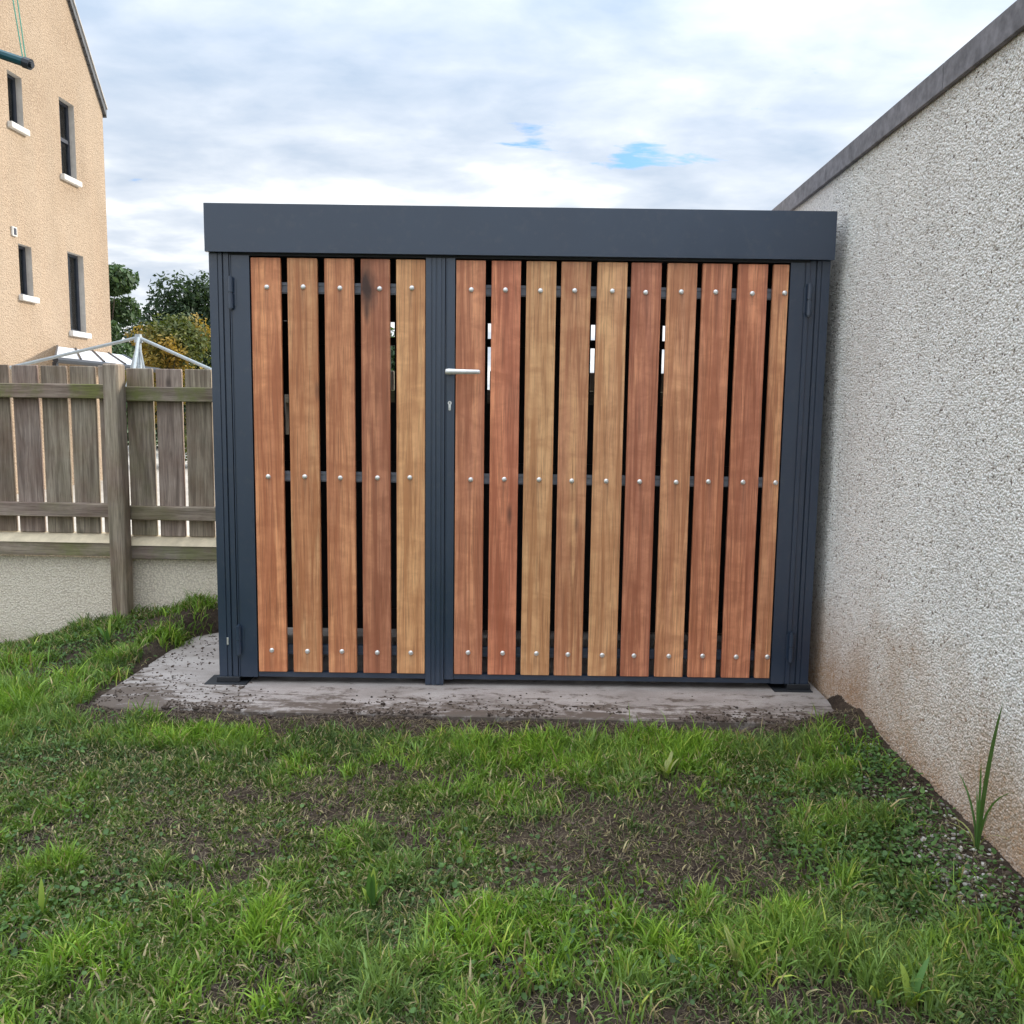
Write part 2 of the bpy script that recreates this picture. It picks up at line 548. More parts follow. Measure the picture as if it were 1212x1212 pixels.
SLAB_X0, SLAB_Y0 = -1.90, 3.50
WALL_X = 1.33


def ground_z(x, y):
    x = np.asarray(x, float); y = np.asarray(y, float)
    z = -.058 + (vnoise(x, y, 1.3) - .5) * .05 + (vnoise(x + 9, y, 7.0) - .5) * .022 + (vnoise(x, y + 5, 30.0, 2) - .5) * .010
    z = z + sst(.95, 1.36, x) * .105                                        # soil banked against the garage
    far = sst(3.7, 4.9, y)
    z = z + far * (.15 * sst(-3.2, -1.95, x) - .11 * sst(-2.3, -3.3, x)) * sst(-1.84, -1.98, x - .25 * sst(4.6, 4.9, y))
    z = z + sst(3.18, 3.44, y) * sst(-2.1, -1.9, x) * (.034 + .05 * (vnoise(x, y + 2, 5.0) - .5) + .02 * vnoise(x, y, 22.0))
    xb = SLAB_X0 + .16 * sst(4.5, 4.9, y)
    ins = sst(xb - .05, xb + .20, x) * sst(SLAB_Y0 - .02, SLAB_Y0 + .05, y + (vnoise(x, 3 * y, 6.0) - .55) * .10)
    z = z - ins * .12 * (1 - sst(1.25, 1.36, x) * sst(3.9, 3.7, y))
    return z


# ------------------------------------------------------------------ the setting
def grid_mesh(name, xs, ys, fz):
    X, Y = np.meshgrid(xs, ys)
    Z = fz(X, Y)
    v = np.stack([X.ravel(), Y.ravel(), Z.ravel()], 1)
    nx, ny = len(xs), len(ys)
    i = np.arange((nx - 1) * (ny - 1))
    r, c = i // (nx - 1), i % (nx - 1)
    a = r * nx + c
    f = np.stack([a, a + 1, a + nx + 1, a + nx], 1)
    return np_mesh(name, v, f)


def np_mesh(name, verts, faces, smooth=True, tint=None):
    """faces: (n,k) array of equal-sized faces, or a list of such arrays"""
    if not isinstance(faces, (list, tuple)): faces = [faces]
    me = bpy.data.meshes.new(name)
    loops = np.concatenate([f.ravel() for f in faces])
    sizes = np.concatenate([np.full(len(f), f.shape[1]) for f in faces])
    starts = np.concatenate([[0], np.cumsum(sizes)[:-1]])
    me.vertices.add(len(verts)); me.vertices.foreach_set('co', np.asarray(verts, np.float32).ravel())
    me.loops.add(len(loops)); me.loops.foreach_set('vertex_index', loops.astype(np.int32))
    me.polygons.add(len(sizes)); me.polygons.foreach_set('loop_start', starts.astype(np.int32))
    me.polygons.foreach_set('loop_total', sizes.astype(np.int32))
    me.update(calc_edges=True)
    if smooth: me.polygons.foreach_set('use_smooth', np.ones(len(sizes), bool))
    if tint is not None:
        at = me.attributes.new('tint', 'FLOAT_COLOR', 'POINT')
        at.data.foreach_set('color', np.c_[tint, np.ones(len(tint))].astype(np.float32).ravel())
    return me


# lawn soil: fine where the photograph looks, coarser round about
xs = np.concatenate([np.arange(-9, -3.4, .2), np.arange(-3.4, 1.33, .022), [1.345]])
ys = np.concatenate([np.arange(-6, 1.4, .2), np.arange(1.4, 5.0, .022), [5.02]])
o = link('lawn_soil', grid_mesh('lawn_soil', xs, ys, ground_z), M['soil']); tag(o, kind='structure')

bm = bmesh.new()
N_ = 2
bx(bm, -300, 300, -300, 300, -1.0, -.42)
tag(obj('far_ground', bm, M['far']), kind='structure')
bm = bmesh.new()
bx(bm, -14, 9, 5.16, 30, -.4, -.12)
tag(obj('paved_yard', bm, M['pave']), kind='structure')
bm = bmesh.new()
bx(bm, SLAB_X0, 1.318, SLAB_Y0, 4.94, -.14, 0, .006)
tag(obj('concrete_slab', bm, M['concrete']), kind='structure')

# ------------------------------------------------------------------ garage on the right
gar = tag(empty('garage', (WALL_X, 2, 0)), 'white pebbledash garage wall with flat felt roof edge, brown soil splash along its foot',
          'garage')
GY0, GY1 = -4.0, 5.75


def gl(bm, x0, x1, y0, y1, z0, z1, b=0):
    bx(bm, x0 - WALL_X, x1 - WALL_X, y0 - 2, y1 - 2, z0, z1, b)


bm = bmesh.new()
gl(bm, WALL_X, WALL_X + 3.2, GY0, GY1, -.3, 2.36)
obj('wall', bm, M['dash'], gar)
bm = bmesh.new()
gl(bm, WALL_X, WALL_X + 3.22, GY0 - .02, GY1 + .02, 2.362, 2.4185)
obj('roof', bm, M['felt'], gar)
yy = GY0
while yy < GY1:
    bm = bmesh.new()
    gl(bm, WALL_X - .020, WALL_X - .001, yy, min(yy + 1.17, GY1), 2.332, 2.420, .002)
    obj('fascia_board', bm, M['coping'], gar)
    yy += 1.175

# ------------------------------------------------------------------ fence
FY = 4.95
fence = tag(empty('timber_fence', (-2.45, FY, 0)), 'weathered grey timber fence of upright boards on rails above a low harled wall',
            'fence')


def fl(o_x, o_y=0.0):
    return (o_x + 2.45, o_y)


def board(parent, name, x, y, z, w, d, h, mt, tone, alg, bev=.003, lean=0.0):
    """an upright or lying piece whose long axis is its own z"""
    bm = bmesh.new()
    bx(bm, -w / 2, w / 2, -d / 2, d / 2, -h / 2, h / 2, bev)
    b_ = obj(name, bm, mt, parent, (x, y, z))
    b_.color = (*tone, alg)
    b_.rotation_euler = (0, lean, 0)
    return b_


def tone(a=.12):
    v = 1 + random.uniform(-a, a)
    return (v * random.uniform(.97, 1.05), v, v * random.uniform(.90, 1.0))


posts_x = [-4.30, -2.450, -.62, 1.24]
pitch_b = .1645
for bi, (pa, pb) in enumerate([(-6.1, -4.30), (-4.30, -2.45), (-2.45, -.62), (-.62, 1.24)]):
    dz_ = [-.004, .003, -.008, 0][bi]
    x = (-2.365 if bi == 2 else (-2.535 if bi == 1 else None))
    if bi == 1:
        gaps = [-2.532 - k * .1675 for k in range(11)]
        cs = [g - .084 for g in gaps]
        cs.insert(0, -2.457)
    elif bi == 2:
        gaps = [-2.370 + k * .1695 for k in range(4)] + [-1.862 + k * .1503 for k in range(1, 9)]
        cs = [(a_ + b_) / 2 for a_, b_ in zip(gaps[:-1], gaps[1:])]
    elif bi == 0:
        cs = [-4.39 - k * .1685 for k in range(10)]
    else:
        cs = [-.54 + k * .1685 for k in range(11)]
    for c in cs:
        w = .149 + random.uniform(-.002, .002)
        if bi == 1 and c == cs[0]: w = .130
        if bi == 2 and c > -1.85: w = .130
        board(fence, 'board', c + 2.45, .025, (1.482 + .52) / 2 + dz_ + random.uniform(-.003, .003), w, .020, .965,
              M['timber'], tone(.16), random.choice((.03, .12, .28)), lean=random.uniform(-.003, .003))
    L = pb - pa - (.0 if bi else 0)
    mid = (pa + pb) / 2 + 2.45
    for (zc_, hh, dd, nm, al) in ((1.338, .082, .045, 'rail', 1.0), (.656, .080, .045, 'rail', .35), (.430, .078, .05, 'gravel_board', .7)):
        bm = bmesh.new()
        bx(bm, -hh / 2, hh / 2, -dd / 2, dd / 2, -L / 2 + .001, L / 2 - .001, .004)
        r_ = obj(nm, bm, M['timber'], fence, (mid, -.010 - (.015 if nm == 'gravel_board' else 0), zc_ + dz_))
        r_.rotation_euler = (0, pi / 2, 0)
        r_.color = (*tone(.08), al)
    # chamfered ledge the boards stand on; sunlight on its edge is painted in
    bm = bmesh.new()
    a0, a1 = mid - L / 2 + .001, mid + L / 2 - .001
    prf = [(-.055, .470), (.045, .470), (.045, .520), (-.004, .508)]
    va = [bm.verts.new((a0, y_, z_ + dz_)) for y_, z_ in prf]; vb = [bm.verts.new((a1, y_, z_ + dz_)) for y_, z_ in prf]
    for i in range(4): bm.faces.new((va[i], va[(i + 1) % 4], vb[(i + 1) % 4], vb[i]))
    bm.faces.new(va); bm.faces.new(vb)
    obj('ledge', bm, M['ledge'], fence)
for px_ in posts_x:
    b_ = board(fence, 'post', px_ + 2.45 + .072, -.092, .60, .088, .10, 1.79, M['timber'], (1.12, 1.10, 1.02), .15, .010)

dw = tag(empty('dwarf_wall', (-2.45, FY, -.3)), 'low grey-beige harled wall under the timber fence, stained near the soil', 'wall')
bm = bmesh.new()
bx(bm, -4.0, 3.75, -.005, .20, 0, .685, .006)
wl = obj('harled_face', bm, M['dwarf'], dw)

# ------------------------------------------------------------------ garden store
RZ = R(1.658)
nrm = Vector((-sin(RZ), cos(RZ), 0))
store = tag(empty('garden_store', nrm * 3.9, RZ),
            'anthracite steel garden store with two doors of upright reddish hardwood slats on a concrete slab', 'shed')
DEPTH = .86


def part(name, mt, parent=None, loc=None, smooth=False, **k):
    return obj(name, part.bm, mt, parent or store, loc, smooth)


# fascia with folded top and bottom lips
bm = bmesh.new()
prof = [(-.032, 1.932), (-.010, 1.932), (-.010, 1.936), (-.0295, 1.936), (-.0295, 2.131), (-.006, 2.131), (-.006, 2.135), (-.032, 2.135)]
va = [bm.verts.new((-1.343, y_, z_)) for y_, z_ in prof]; vb = [bm.verts.new((1.384, y_, z_)) for y_, z_ in prof]
for i in range(8): bm.faces.new((va[i], va[(i + 1) % 8], vb[(i + 1) % 8], vb[i]))
bm.faces.new(va); bm.faces.new(vb)
obj('fascia', bm, M['metal'], store)
for sx, x0 in ((-1, -1.341), (1, 1.382 - .003)):
    bm = bmesh.new(); bx(bm, x0, x0 + .003, -.0285, DEPTH + .03, 1.934, 2.133)
    obj('side_fascia', bm, M['metal'], store)
bm = bmesh.new(); bx(bm, -1.336, 1.376, -.005, DEPTH + .025, 2.098, 2.126)
obj('roof', bm, M['metal'], store)
bm = bmesh.new(); bx(bm, -1.25, 1.29, .002, .05, 1.922, 1.990)
obj('head_rail', bm, M['black'], store)


def corner_post(x0, x1, flip, name='corner_post'):
    """folded steel post with long grooves in its face"""
    w = x1 - x0
    seq = [(0, 0), (.42 * w, 0), (.42 * w, .006), (.47 * w, .006), (.47 * w, .001), (.66 * w, .001), (.66 * w, .012), (.74 * w, .012),
           (.74 * w, .002), (w, .002), (w, .07), (0, .07)]
    if flip: seq = [(w - a, b) for a, b in seq][::-1]
    bm = bmesh.new()
    prism(bm, [(x0 + a, b) for a, b in seq], .006, 1.9315)
    return obj(name, bm, M['metal'], store)


def foot(x0, x1, px0, px1):
    bm = bmesh.new()
    bx(bm, px0, px1, -.035, .10, .0, .0055, .0015)
    bx(bm, x0 - .012, x1 + .010, -.010, .082, .0056, .030, .002)
    obj('foot_plate', bm, M['black'], store)


corner_post(-1.337, -1.252, False)
foot(-1.337, -1.252, -1.398, -1.205)
corner_post(1.293, 1.378, True)
foot(1.293, 1.378, 1.215, 1.378 + .014)
for xx in (-1.335, 1.315):
    bm = bmesh.new(); bx(bm, xx, xx + .06, DEPTH - .06, DEPTH, .004, 2.097)
    obj('corner_post', bm, M['metal'], store)

# sides and back
for sx, x0 in ((-1, -1.333), (1, 1.357)):
    for k in range(7):
        y0 = .075 + k * .1035
        bm = bmesh.new()
        bx(bm, x0 + .002, x0 + .018, y0, y0 + .099, .05, 1.93, .002)
        obj('side_panel', bm, M['black'], store)
gaps = [-1.222, -.650, -.128, .423, .806]
edges = [-1.27] + sorted(gaps) + [1.31]
for gi in range(len(edges) - 1):
    a = edges[gi] + (.011 if gi else 0); b = edges[gi + 1] - (.011 if gi < len(edges) - 2 else 0)
    n = max(1, round((b - a) / .135)); wv_ = (b - a) / n
    for k in range(n):
        bm = bmesh.new()
        bx(bm, a + k * wv_ + .0007, a + (k + 1) * wv_ - .0007, DEPTH - .028, DEPTH - .008, .05, 1.93)
        obj('back_slat', bm, M['black'], store)
bm = bmesh.new(); bx(bm, -1.195, 1.31, DEPTH - .0290, DEPTH - .0285, .05, 1.30)
obj('back_panel', bm, M['black'], store)
bm = bmesh.new(); bx(bm, -1.27, -1.1955, DEPTH - .0290, DEPTH - .0285, .05, 1.12)
obj('back_panel', bm, M['black'], store)
bm = bmesh.new(); bx(bm, -1.337, 1.378, DEPTH + .028, DEPTH + .031, 1.932, 2.133)
obj('rear_fascia', bm, M['metal'], store)
bm = bmesh.new(); bx(bm, -1.27, -1.17, DEPTH - .0290, DEPTH - .0285, 1.335, 1.7238)
obj('back_panel', bm, M['black'], store)
for za, zb in ((1.724, 1.93), (1.60, 1.642), (.93, .98), (.12, .17)):
    bm = bmesh.new(); bx(bm, -1.27, 1.31, DEPTH - .058, DEPTH - .030, za, zb)
    obj('back_rail', bm, M['black'], store)

# doors
tones = {
    'L': [((.50, .225, .125), .25), ((.50, .255, .135), 1.0), ((.48, .230, .130), .35), ((.36, .165, .105), .15), ((.56, .330, .175), .55)],
    'R': [((.44, .205, .130), .15), ((.46, .190, .120), .1), ((.54, .330, .180), .95), ((.46, .240, .145), .8), ((.55, .330, .190), .8),
          ((.40, .180, .120), .1), ((.50, .270, .165), .4), ((.45, .205, .130), .1), ((.43, .190, .125), .1), ((.50, .260, .160), .5)]}
Lx = [(-1.153, -1.024), (-.994, -.863), (-.832, -.703), (-.673, -.546), (-.518, -.391)]
Rx = [(-.2555, -.127), (-.101, .027), (.051, .182), (.204, .333), (.3605, .492), (.510, .641), (.667, .797), (.820, .949), (.975, 1.105), (1.129, 1.197)]
ZB, ZT = .056, 1.9135


def rounded_cap(bm, r, h, seg=14):
    prev = None
    for k, (rr, yy_) in enumerate([(r, 0), (r * .96, -h * .45), (r * .72, -h * .82), (r * .35, -h)]):
        ring = [bm.verts.new((rr * cos(2 * pi * i / seg), yy_, rr * sin(2 * pi * i / seg))) for i in range(seg)]
        if prev:
            for i in range(seg): bm.faces.new((prev[i], prev[(i + 1) % seg], ring[(i + 1) % seg], ring[i]))
        prev = ring
    bm.faces.new(prev)


bm = bmesh.new(); rounded_cap(bm, .0115, .007)
bolt_me = bpy.data.meshes.new('bolt'); bmesh.ops.recalc_face_normals(bm, faces=bm.faces); bm.to_mesh(bolt_me); bm.free()
for p_ in bolt_me.polygons: p_.use_smooth = True
bolt_me.materials.append(M['steel'])


def stile(bm, x0, x1, z0, z1, ribs):
    """door stile; ribs = list of (start, end) of shallow grooves as fractions"""
    w = x1 - x0; y0 = -.004; pts = [(x0, y0)]
    for a, b, d in ribs:
        pts += [(x0 + a * w, y0), (x0 + a * w + .001, y0 + d), (x0 + b * w - .001, y0 + d), (x0 + b * w, y0)]
    pts += [(x1, y0), (x1, .040), (x0, .040)]
    prism(bm, pts, z0, z1)


def door(side, planks, tn, x0, s0, s1, x1, ribs0, ribs1, z0, loc_lean):
    d_ = empty('door', (0, 0, 0)); d_.parent = store
    d_['label'] = ('narrow left door with five upright hardwood slats' if side == 'L' else
                   'wide right door with ten upright hardwood slats and a lever handle')
    bm = bmesh.new(); stile(bm, x0, s0, .030, 1.922, ribs0); obj('stile', bm, M['metal'], d_)
    bm = bmesh.new(); stile(bm, s1, x1, z0, 1.922, ribs1); obj('stile', bm, M['metal'], d_)
    for zc_, hh, mt in ((1.789, .048, M['rail']), (.958, .046, M['rail']), (.156, .046, M['metal'])):
        bm = bmesh.new(); bx(bm, s0 + .001, s1 - .001, .020, .040, zc_ - hh / 2, zc_ + hh / 2)
        for q in (-.3, .3):
            bx(bm, s0 + .001, s1 - .001, .017, .0199, zc_ + q * hh - .004, zc_ + q * hh + .004)
        obj('rail', bm, mt, d_)
    bm = bmesh.new(); bx(bm, s0 + .001, s1 - .001, .004, .040, .030, .0525); obj('bottom_rail', bm, M['metal'], d_)
    for i, ((a, b), (tn_, al)) in enumerate(zip(planks, tn)):
        knot = side == 'L' and i == 3
        w = b - a
        bm = bmesh.new(); bx(bm, -w / 2, w / 2, -.006, .0155, -(ZT - ZB) / 2, (ZT - ZB) / 2, .0022)
        pl = obj('slat', bm, M['knot'] if knot else M['wood'], d_, ((a + b) / 2, -.001, (ZT + ZB) / 2))
        pl.color = (*tn_, al)
        for zz in (1.789, .958, .156):
            bo = link('bolt', bolt_me, None, d_)
            off_ = random.uniform(-.006, .006) + (.022 if knot and zz > 1.5 else 0) + (.018 if w < .1 else 0)
            bo.location = (pl.location.x + off_, -.0068, zz + random.uniform(-.003, .003))
            bo.rotation_euler = (0, random.uniform(0, 6), 0)
    return d_


dl = door('L', Lx, tones['L'], -1.246, -1.160, -.3885, -.3045, [(.05, .14, .004)], [(.28, .36, .004), (.52, .60, .004), (.80, .90, .004)], .004, 0)
dr = door('R', Rx, tones['R'], -.3010, -.2605, 1.204, 1.290, [(.06, .16, .003)], [(.70, .78, .005)], .030, 0)


def hinge(x, z, parent):
    bm = bmesh.new()
    tube(bm, (x, -.017, z + .003), (x, -.017, z + .066), .0112, seg=14)
    tube(bm, (x, -.017, z - .066), (x, -.017, z - .003), .0112, seg=14)
    tube(bm, (x, -.017, z - .071), (x, -.017, z + .071), .0075, seg=10)
    bx(bm, x - .004, x + .004, -.014, -.0042, z - .06, z + .06)
    bx(bm, x - .022, x + .022, -.0062, -.0042, z - .055, z + .055)
    obj('hinge', bm, M['metal'], parent, smooth=False)


for z_ in (1.760, .205):
    hinge(-1.2395, z_, dl); hinge(1.2915 - .004, z_ + .002, dr)

# lever handle, key cylinder, drop bolt foot
bm = bmesh.new()
tube(bm, (0, 0, 0), (0, -.006, 0), .0125, seg=20); tube(bm, (0, -.006, 0), (0, -.044, 0), .0085, seg=16)
ring_prev = None
for x_, hw, hd, yc in [(-.016, .008, .004, -.046), (-.013, .0120, .007, -.047), (0, .0135, .0085, -.047), (.03, .0120, .007, -.048),
                       (.09, .0105, .006, -.049), (.132, .0100, .0055, -.049), (.138, .006, .003, -.049)]:
    ring = [bm.verts.new((x_, yc + hd * cos(2 * pi * i / 14), hw * sin(2 * pi * i / 14))) for i in range(14)]
    if ring_prev:
        for i in range(14): bm.faces.new((ring_prev[i], ring_prev[(i + 1) % 14], ring[(i + 1) % 14], ring[i]))
    else:
        bm.faces.new(ring[::-1])
    ring_prev = ring
bm.faces.new(ring_prev)
obj('handle', bm, M['steel'], dr, (-.283, -.004, 1.431), smooth=True)
bm = bmesh.new()
tube(bm, (0, 0, .011), (0, -.007, .011), .0088, seg=18)
bx(bm, -.0052, .0052, -.0069, 0, -.018, .006)
tube(bm, (0, -.0, -.017), (0, -.0069, -.017), .0052, seg=12)
kc = obj('lock_cylinder', bm, M['steel'], dr, (-.281, -.004, 1.284))
bm = bmesh.new(); bx(bm, -.0012, .0012, -.0078, -.0071, .006, .016); obj('key_slot', bm, M['black'], dr, (-.281, -.004, 1.284))
bm = bmesh.new(); tube(bm, (-.350, .012, -.012), (-.350, .012, .0035), .011, seg=16); tube(bm, (-.350, .012, .0036), (-.350, .012, .03), .008, seg=12)
obj('drop_bolt', bm, M['zinc'], dl)
bm = bmesh.new(); bx(bm, -1.300, -1.292, -.0020, -.0003, .180, .213, .0004)
obj('paint_chip', bm, M['steel'], store)


# ------------------------------------------------------------------ house
HX = -8.0
house = tag(empty('house', (HX, 12, 0)), 'tall ochre harled house end with narrow dark windows and a steep slated roof', 'house')
YC, ZE, SL = 16.30, 6.53, 1.36
YN = 7.6; YR = (YC + YN) / 2; ZRDG = ZE + (YC - YR) * SL


def hz(y): return ZE + (YC - y) * SL if y > YR else ZE + (y - YN) * SL


wins = [(14.83, 15.30, 5.07, 6.31, 2), (14.88, 15.40, 2.51, 3.83, 1), (13.41, 13.78, 5.46, 6.21, 1), (13.47, 13.82, 2.93, 3.70, 1),
        (10.6, 11.4, 5.07, 6.31, 2), (10.6, 11.4, 2.51, 3.83, 2)]
bm = bmesh.new()
ybs = sorted({YN, YR, YC, *[w[0] for w in wins], *[w[1] for w in wins]})
zbs = sorted({-.45, ZE, *[w[2] for w in wins], *[w[3] for w in wins]})
for a, b in zip(ybs[:-1], ybs[1:]):
    for c, d in zip(zbs[:-1], zbs[1:]):
        ym, zm = (a + b) / 2, (c + d) / 2
        if any(w[0] < ym < w[1] and w[2] < zm < w[3] for w in wins): continue
        bm.faces.new([bm.verts.new((0, y - 12, z)) for y, z in ((a, c), (b, c), (b, d), (a, d))])
    bm.faces.new([bm.verts.new((0, y - 12, z)) for y, z in ((a, ZE), (b, ZE), (b, hz(b)), (a, hz(a)))]
                 if hz(a) > ZE + .01 and hz(b) > ZE + .01 else
                 [bm.verts.new((0, y - 12, z)) for y, z in ((a, ZE), (b, ZE), ((b, hz(b)) if hz(b) > ZE + .01 else (a, hz(a))))])
# other walls of the body
for quad in (((0, YC, -.45), (-8, YC, -.45), (-8, YC, ZE), (0, YC, ZE)), ((0, YN, -.45), (-8, YN, -.45), (-8, YN, ZE), (0, YN, ZE))):
    bm.faces.new([bm.verts.new((x, y - 12, z)) for x, y, z in quad])
bmesh.ops.remove_doubles(bm, verts=bm.verts, dist=.0005)
obj('wall', bm, M['ochre'], house)
bm = bmesh.new()
for s, y0, y1 in ((1, YR, YC + .06), (-1, YR, YN - .06)):
    z0 = ZRDG; z1 = ZE - .06 * SL
    q = [(.05, y0, z0 + .005), (.05, y1, z1 + .005), (.05, y1, z1 + .15), (.05, y0, z0 + .15)]
    va = [bm.verts.new((x, y - 12, z)) for x, y, z in q]; vb = [bm.verts.new((-8.1, y - 12, z)) for x, y, z in q]
    for i in range(4): bm.faces.new((va[i], va[(i + 1) % 4], vb[(i + 1) % 4], vb[i]))
    bm.faces.new(va); bm.faces.new(vb)
obj('roof', bm, M['slate'], house)
bm = bmesh.new()
for s, y0, y1 in ((1, YR, YC + .065), (-1, YR, YN - .065)):
    z0 = ZRDG; z1 = ZE - .065 * SL
    q = [(y0, z0 + .153), (y1, z1 + .153), (y1, z1 + .185), (y0, z0 + .185)]
    va = [bm.verts.new((.07, y - 12, z)) for y, z in q]; vb = [bm.verts.new((-.1, y - 12, z)) for y, z in q]
    for i in range(4): bm.faces.new((va[i], va[(i + 1) % 4], vb[(i + 1) % 4], vb[i]))
    bm.faces.new(va); bm.faces.new(vb)
obj('verge_trim', bm, M['reveal'], house)
RD = .11
for (a, b, c, d, n) in wins:
    A, B = a - 12, b - 12
    wn_ = empty('window', (-.0, (A + B) / 2, (c + d) / 2)); wn_.parent = house
    cy_, cz_ = (A + B) / 2, (c + d) / 2
    y0, y1, z0, z1 = A - cy_, B - cy_, c - cz_, d - cz_
    bm = bmesh.new()   # reveals
    for quad in (((0, y0, z0), (0, y0, z1), (-RD, y0, z1), (-RD, y0, z0)), ((0, y1, z0), (0, y1, z1), (-RD, y1, z1), (-RD, y1, z0)),
                 ((0, y0, z1), (0, y1, z1), (-RD, y1, z1), (-RD, y0, z1)), ((0, y0, z0), (0, y1, z0), (-RD, y1, z0), (-RD, y0, z0))):
        bm.faces.new([bm.verts.new(v) for v in quad])
    obj('reveal', bm, M['reveal'], wn_)
    bm = bmesh.new(); t_ = .045
    bx(bm, -RD - .04, -RD + .012, y0, y0 + t_, z0, z1); bx(bm, -RD - .04, -RD + .012, y1 - t_, y1, z0, z1)
    bx(bm, -RD - .04, -RD + .012, y0 + t_, y1 - t_, z0, z0 + t_); bx(bm, -RD - .04, -RD + .012, y0 + t_, y1 - t_, z1 - t_, z1)
    if n == 2: bx(bm, -RD - .04, -RD + .014, y0 + t_, y1 - t_, -.03, .03)
    obj('frame', bm, M['frame'], wn_)
    bm = bmesh.new(); bx(bm, -RD - .02, -RD - .012, y0 + t_, y1 - t_, z0 + t_, z1 - t_); obj('pane', bm, M['glass'], wn_)
    bm = bmesh.new(); bx(bm, -1.2, -1.15, y0 - .5, y1 + .5, z0 - .4, z1 + .4)
    for qx in ((y0 - .5, y0 - .45), (y1 + .45, y1 + .5)): bx(bm, -1.149, -RD - .15, qx[0], qx[1], z0 - .4, z1 + .4)
    obj('room_lining', bm, M['frame'], wn_)
    for ca, cb in ((y0 - .01, y0 + .30 * (y1 - y0)), (y1 - .22 * (y1 - y0), y1 + .02)):
        bm = bmesh.new(); nf = 14; prev = None
        for q in range(nf + 1):
            yy_ = ca + (cb - ca) * q / nf; xx_ = -RD - .075 + .010 * sin(q * 2.1)
            cur = (bm.verts.new((xx_, yy_, z0 - .02)), bm.verts.new((xx_, yy_, z1 + .02)))
            if prev: bm.faces.new((prev[0], cur[0], cur[1], prev[1]))
            prev = cur
        obj('curtain', bm, M['curtain'], wn_)
    bm = bmesh.new(); bx(bm, -RD + .013, .07, y0 - .05, y1 + .05, z0 - .09, z0 - .002, .008); obj('sill', bm, M['sill'], wn_)
bm = bmesh.new(); bx(bm, 0, .03, 1.30, 1.42, 3.78, 3.92, .006)
v_ = obj('vent', bm, M['sill'], house)
bm = bmesh.new(); bx(bm, .0305, .033, 1.325, 1.395, 3.80, 3.90); obj('vent_grille', bm, M['frame'], v_)

# lean-to canopy on the gable wall
can = tag(empty('lean_to_canopy', (HX, 14.4, 1.9)), 'pale glazed lean-to canopy with a black gutter low on the ochre house wall', 'canopy')
pA, pB = Vector((.02, 0.0, .30)), Vector((.02, 2.3, .30)); pC, pD = Vector((.95, -1.75, .03)), Vector((1.0, 1.05, .03))
for k in range(4):
    a, b = k / 4, (k + 1) / 4 - .012
    bm = bmesh.new()
    lo = [pA.lerp(pB, a), pA.lerp(pB, b), pC.lerp(pD, b), pC.lerp(pD, a)]
    top = [bm.verts.new(v + Vector((0, 0, .012))) for v in lo]; bot = [bm.verts.new(v) for v in lo]
    bm.faces.new(top); bm.faces.new(bot[::-1])
    for i in range(4): bm.faces.new((top[i], top[(i + 1) % 4], bot[(i + 1) % 4], bot[i]))
    obj('roof_sheet', bm, M['canopy'], can)
bm = bmesh.new()
for k in range(5): tube(bm, pA.lerp(pB, k / 4) + Vector((0, 0, .02)), pC.lerp(pD, k / 4) + Vector((0, 0, .02)), .018, seg=6)
obj('glazing_bar', bm, M['gutter'], can)
bm = bmesh.new(); tube(bm, pC + Vector((.03, -.05, -.03)), pD + Vector((.03, .5, -.03)), .045, seg=10); obj('gutter', bm, M['gutter'], can)
for k, pp in enumerate((pC, pD)):
    bm = bmesh.new(); bx(bm, pp.x - .03, pp.x + .03, pp.y - .03, pp.y + .03, -2.02, -.03); obj('support_post', bm, M['gutter'], can)

# ------------------------------------------------------------------ rotary airer beyond the fence
air = tag(empty('rotary_airer', (-3.215, 7, -.12)), 'galvanised rotary clothes airer with drooping arms standing behind the timber fence', 'clothes airer')
bm = bmesh.new(); tube(bm, (0, 0, 0), (0, 0, 1.90), .021, seg=12); obj('pole', bm, M['zinc'], air, smooth=True)
bm = bmesh.new(); tube(bm, (0, 0, 1.885), (0, 0, 1.95), .034, .026, seg=12); obj('hub', bm, M['zinc'], air)
for e_ in ((-1.25, -.05, 1.62), (.98, -.1, 1.52), (.36, -.9, 1.56), (-.50, 1.1, 1.62)):
    bm = bmesh.new(); tube(bm, (0, 0, 1.925), e_, .013, seg=8); obj('arm', bm, M['zinc'], air)
for e_ in ((.12, -.10, 1.45), (-.10, -.08, 1.45)):
    bm = bmesh.new(); tube(bm, (0, 0, 1.90), e_, .009, seg=6); obj('stay', bm, M['zinc'], air)

# teal line arm entering top left
ta = tag(empty('clothes_line_post', (-2.75, 3.2, -.1)), 'teal clothes line arm with green cords reaching in at the top left', 'clothes line')
bm = bmesh.new(); tube(bm, (0, 0, 0), (0, 0, 3.35), .024, seg=12); obj('post', bm, M['teal'], ta)
bm = bmesh.new()
tube(bm, (0, 0, 2.86), (.915, 0, 2.568), .0165, seg=10)
obj('arm', bm, M['teal'], ta)
bm = bmesh.new(); tube(bm, (.905, 0, 2.571), (.928, 0, 2.563), .0195, seg=10); tube(bm, (.928, 0, 2.563), (.936, 0, 2.561), .011, seg=8); obj('end_cap', bm, M['gutter'], ta)
for dx, x1_ in ((.902, .800), (.912, .83)):
    bm = bmesh.new(); tube(bm, (dx, 0, 2.575), (x1_, .02, 3.30), .0022, seg=6); obj('cord', bm, M['cord'], ta)
bm = bmesh.new(); tube(bm, (0, 0, 3.30), (.86, .02, 3.31), .012, seg=8); obj('upper_arm', bm, M['teal'], ta)

